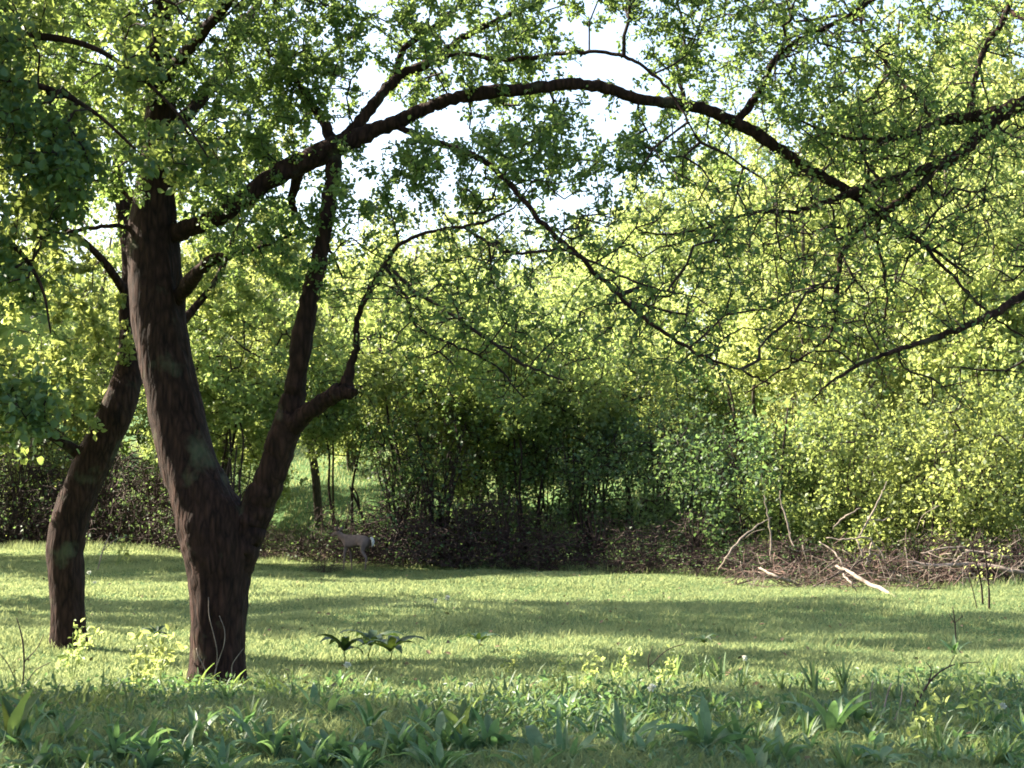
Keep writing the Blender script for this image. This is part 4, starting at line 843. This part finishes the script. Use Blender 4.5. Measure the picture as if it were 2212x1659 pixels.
def plant(kind, u, v, s, label, group=None):
    loc = gp(u, min(v, 1720)); src = kinds[kind]; rz = hrng.uniform(0, 6.28); s *= hrng.uniform(.85, 1.1) if kind[:3] in ('doc', 'lit') else hrng.uniform(1.4, 1.7) if kind == 'umbrella' else 1.15
    if kind not in used:
        used.add(kind); src.location = loc; src.rotation_euler = (0, 0, rz); src.scale = (s,) * 3; src["label"] = label
        if group: src["group"] = group
        return src
    return copy_tree(src, loc, rz, s, label, group, (hrng.normal() * .13, hrng.normal() * .13))
GH = "broad-leaved herbs along the bottom"
row = [(28, 1640, 'lit', 1.25, "big bright yellow-green leaf cluster in the lower left corner"), (75, 1655, 'dock2', .9, "grey-green herb right of the bright leaf cluster in the lower left corner"), (135, 1625, 'dock', 1.0, "herb with long leaves near the lower left corner"), (195, 1665, 'dock2', 1.0, "drooping herb below the leaning tree at the bottom edge"),
       (250, 1650, 'dock', .9, "herb at the bottom edge left of the forked trunk"), (312, 1640, 'dock2', .95, "herb with pale curled leaves at the bottom edge below the gap between the trunks"), (390, 1610, 'dock2', .85, "herb with one heart-like pale leaf straight below the forked trunk's left side"), (455, 1668, 'dock2', .8, "small herb at the bottom edge below the forked trunk"),
       (520, 1600, 'dock3', .9, "slender upright herb below the right side of the forked trunk"), (590, 1640, 'dock', .9, "arching herb at the bottom right of the forked trunk"), (655, 1672, 'dock2', .8, "low herb between the forked trunk and the big pale herbs"),
       (800, 1625, 'dock2', .9, "leftmost of the big blue-green herbs at the bottom centre"), (860, 1640, 'dock', 1.1, "large blue-green herb with a hanging pointed leaf at the bottom centre"), (915, 1670, 'dock', 1.0, "pale glossy herb at the very bottom left of centre"), (960, 1635, 'dock3', 1.1, "tall blue-green herb at the bottom centre"),
       (1010, 1620, 'lit', 1.0, "herb with yellow-lit folded leaves at the bottom centre"), (1050, 1640, 'dock', 1.1, "dark upright herb right beside the yellow-lit one"), (1100, 1672, 'dock2', .9, "low herb at the bottom edge near the centre"), (1165, 1650, 'dock2', 1.15, "herb with wide bent pale leaves at the bottom, just right of centre"),
       (1225, 1665, 'dock3', .9, "upright herb at the bottom right of the wide bent leaves"), (1290, 1610, 'dock2', .8, "small herb below the yellow sprout right of centre"), (1345, 1640, 'dock3', 1.15, "tall blue-green herb with a stiff upright leaf right of centre"), (1395, 1660, 'dock', 1.0, "herb with narrow leaves beside the stiff upright one"),
       (1460, 1630, 'dock2', 1.0, "broad herb left of the dark folded leaf"), (1525, 1640, 'dock', 1.25, "large grey-green leafed herb at the lower right of centre"), (1590, 1635, 'dock3', 1.1, "herb with one long dark leaf leaning right"), (1660, 1600, 'dock2', .9, "herb hidden in weeds at the lower right"), (1730, 1590, 'dock', .9, "herb in the weeds at the lower right, left of the tall pale one"),
       (1800, 1600, 'dock3', 1.2, "tall pale herb among the weeds at the lower right"), (1850, 1575, 'dock', .9, "herb just right of the tall pale one"), (1905, 1665, 'dock2', .9, "low herb at the bottom edge below the arching dead stem"), (2000, 1640, 'sprig', .9, "leafy sprig at the lower right below the arching dead stem"),
       (2110, 1600, 'sprig', 1.0, "yellow-green sprig near the right edge of the bottom"), (2180, 1650, 'dock2', .8, "low herb in the lower right corner")]
for u, v, k_, s, lb in row: plant(k_, u, v, s, lb, GH)
LOOK = {'dock': "arching many-leaved", 'dock2': "low curled-leaved", 'dock3': "upright narrow-leaved", 'sprout': "grassy-bladed"}
ZONE = ["in the left corner", "below the leaning tree", "below the gap between the trunks", "below the forked trunk", "just right of the forked trunk", "left of the bottom centre", "at the bottom centre", "just right of the bottom centre", "right of the centre, before the upright blades", "below the brush pile", "below the slim sapling", "near the lower right corner"]
for _ in range(170):
    k_ = ['dock', 'dock2', 'dock3', 'sprout'][hrng.integers(0, 4)]; u = hrng.uniform(-40, 2250); v = 1540 + 155 * hrng.uniform(0, 1) ** .75
    z = ZONE[int(np.clip((u + 40) / 191, 0, 11))]
    plant(k_, u, v, hrng.uniform(.5, .95), "small %s herb %s, %s" % (LOOK[k_], z, "at the very bottom" if v > 1635 else "upper row" if v < 1590 else "middle row"), "small herbs of the weedy strip")
GS = "sprouts and sprigs in the lit strip"
for u, v, k_, s, lb in [(155, 1475, 'sprig', 1.0, "bright leafy sprig at the foot of the leaning tree"), (170, 1440, 'sprig', .9, "dark topped leafy sprig right behind the foot of the leaning tree"), (315, 1490, 'sprig', 1.1, "yellow-green leafy sprig between the two trunks"), (345, 1480, 'sprig', .9, "leafy sprig left beside the forked trunk's foot"),
        (290, 1510, 'sprig', .8, "small sprig in front of the gap between the two trunks"), (430, 1500, 'tuft', .9, "pale grass tuft at the left of the forked trunk's foot"), (500, 1505, 'tuft', .8, "pale grass tuft in front of the forked trunk"), (585, 1520, 'tuft', 1.1, "bright sunlit grass tuft right of the forked trunk"),
        (640, 1530, 'tuft', 1.1, "bright sunlit grass tuft second from the forked trunk on its right"), (700, 1535, 'tuft', .9, "bright sunlit grass tuft third from the forked trunk on its right"), (800, 1535, 'tuft', .9, "sunlit grass tuft left of the big blue-green herbs"), (735, 1490, 'dock3', .7, "small pale herb below the umbrella-leaved plants"),
        (1210, 1510, 'sprig', .7, "leafy sprig at the shadow's edge, centre"), (1280, 1500, 'sprig', .7, "dark leafy sprig at the sunny edge just right of centre"), (1350, 1490, 'sprig', .75, "dark leafy sprig at the sunny edge left of the upright blades"), (1440, 1500, 'sprig', .7, "leafy sprig under the upright blades"),
        (1235, 1555, 'lit', .55, "small bright yellow sprout right of the yellow-lit herb"), (1460, 1480, 'sprout', 1.0, "leftmost clump of upright blades at the sunny edge"), (1510, 1478, 'sprout', 1.0, "second clump of upright blades at the sunny edge"), (1560, 1485, 'sprout', 1.1, "third clump of upright blades at the sunny edge"), (1600, 1500, 'sprout', .9, "fourth clump of upright blades at the sunny edge"),
        (1690, 1500, 'sprout', 1.0, "clump of upright blades standing alone at the right"), (1760, 1505, 'sprout', 1.1, "clump of upright blades above the tall pale herb"), (1820, 1500, 'sprout', 1.2, "tall clump of upright blades left of the dry weed stems"), (1640, 1560, 'lit', .7, "bright yellow-green herb left of the weeds at the lower right"), (1880, 1580, 'lit', .6, "small bright herb beside the dry weed stems"),
        (2060, 1420, 'dock3', .8, "small pale-leaved herb in the sun at the right"), (2145, 1475, 'sprout', .9, "clump of blades near the right edge in the sun"), (1035, 1410, 'umbrella', .9, "lone umbrella-leaved plant in the sunny grass at the centre"), (1525, 1405, 'umbrella', .7, "umbrella-leaved plant in the sunny grass right of centre"),
        (740, 1440, 'umbrella', 1.2, "leftmost of the three dark umbrella-leaved plants right of the forked trunk"), (800, 1432, 'umbrella', 1.3, "middle one of the three dark umbrella-leaved plants right of the forked trunk"), (845, 1442, 'umbrella', 1.2, "rightmost of the three dark umbrella-leaved plants right of the forked trunk"), (335, 1385, 'umbrella', .7, "small umbrella-leaved plant in the shade between the trunks"),
        (250, 1225, 'sprig', 1.6, "leafy plant at the thicket's foot between the trunks"), (1105, 1470, 'sprig', .6, "small sprig in the shade at the centre")]:
    plant(k_, u, v, s, lb, GS)
GF = "white seed heads in the lawn"
for u, v, s, lb in [(940, 1345, 1.1, "left one of the pair of white seed heads in the lawn's centre"), (963, 1342, 1.2, "right one of the pair of white seed heads in the lawn's centre"), (196, 1275, 1.3, "upper white seed head right of the leaning tree"), (207, 1290, 1.0, "lower white seed head right of the leaning tree"),
                    (730, 1500, 1.0, "white seed head right of the forked trunk's foot"), (1390, 1570, 1.1, "white seed head in the dark strip right of centre"), (1610, 1480, .9, "white seed head right of the upright blades"), (1010, 1530, .7, "white seed head above the yellow-lit herb"), (2175, 1600, .9, "white seed head in the lower right corner")]:
    plant('clock', u, v, s, lb, GF)

# uncountable low weeds of the lit strip and the shaded bottom
def weeds():
    n = 16000; d = hrng.uniform(9.2, 17, n); d = np.where(hrng.uniform(0, 1, n) < .6, hrng.normal(12.8, .9, n), d); x = d * hrng.uniform(-.36, .36, n)
    pn = np.sin(x * 2.1 + np.sin(d * 2.3)) + np.sin(d * 3.1 + x * .7); k_ = (pn > -.2) & (d < 15.5 + .4 * np.sin(x)) & (d > 8.5); x, d = x[k_], d[k_]; n = len(x)
    hh = hrng.uniform(.02, .15, n) * smooth(16.5, 13.5, d); C = np.stack([x, d, terrain(x, d) + hh], -1)
    V, Fq, q_ = leaf_mesh(C, hrng, .045, aspect=.42, up=.5, jitter=.6); t = np.repeat(np.clip(hrng.normal(size=n) * .3 + .4, 0, 1), q_)
    return mesh("weeds", V, Fq, M['leaf_herb'], None, tint=t)
tag(weeds(), "low mixed weeds with small leaves growing in the near grass", "weeds", kind="stuff")
def rank_grass():
    parts = []; 
    for _ in range(5200):
        d = hrng.normal(12.0, 1.3); x = d * hrng.uniform(-.36, .36)
        if d < 9 or d > 15.3 or math.sin(x * 1.9 + math.sin(d * 2.0)) + math.sin(d * 2.7 + x) < -.5: continue
        V, Fq = blade(hrng.uniform(.09, .24), hrng.uniform(.006, .020), hrng.uniform(.2, 1.8), hrng.uniform(0, 6.28), hrng.uniform(.8, 1.5), 0, n=4, stalk=0, shape='strap')
        parts.append((V + [x, d, float(terrain(x, d)) - .01], Fq))
    V, Fq = merge(parts); t = np.repeat(np.clip(hrng.normal(size=len(parts)) * .3 + .4, 0, 1), len(parts[0][1]))
    return mesh("rank_grass", V, Fq, M['leaf_rank'], None, tint=t)
tag(rank_grass(), "longer coarse grass blades among the herbs in the foreground", "grass", kind="stuff")
def fringe():
    """dry stalks, dead leaves and tall grass where the lawn meets the thicket"""
    n = 26000; x = hrng.uniform(-17, 13, n); y = edge_y(x) + hrng.normal(size=n) * .55 - .2; h = hrng.uniform(.05, .32, n) * (.5 + .5 * np.sin(x * 3.3 + np.sin(x * 7)) ** 2)
    base_ = np.stack([x, y, terrain(x, y) - .01], -1); th = hrng.uniform(0, 6.28, n); ln = hrng.uniform(.1, .9, n) * h
    sd_ = np.stack([-np.sin(th), np.cos(th), 0 * th], -1) * hrng.uniform(.004, .012, n)[:, None]; tip = base_ + np.stack([np.cos(th) * ln, np.sin(th) * ln, h], -1)
    V = np.stack([base_ - sd_, base_ + sd_, tip + sd_ * .2, tip - sd_ * .2], 1).reshape(-1, 3)
    return mesh("edge_grass", V, np.arange(4 * n).reshape(n, 4), M['grass'], None, tint=np.clip(hrng.normal(size=n) * .3 + .3, 0, 1))
tag(fringe(), "ragged taller grass fringing the lawn where the thicket begins", "grass", kind="stuff")
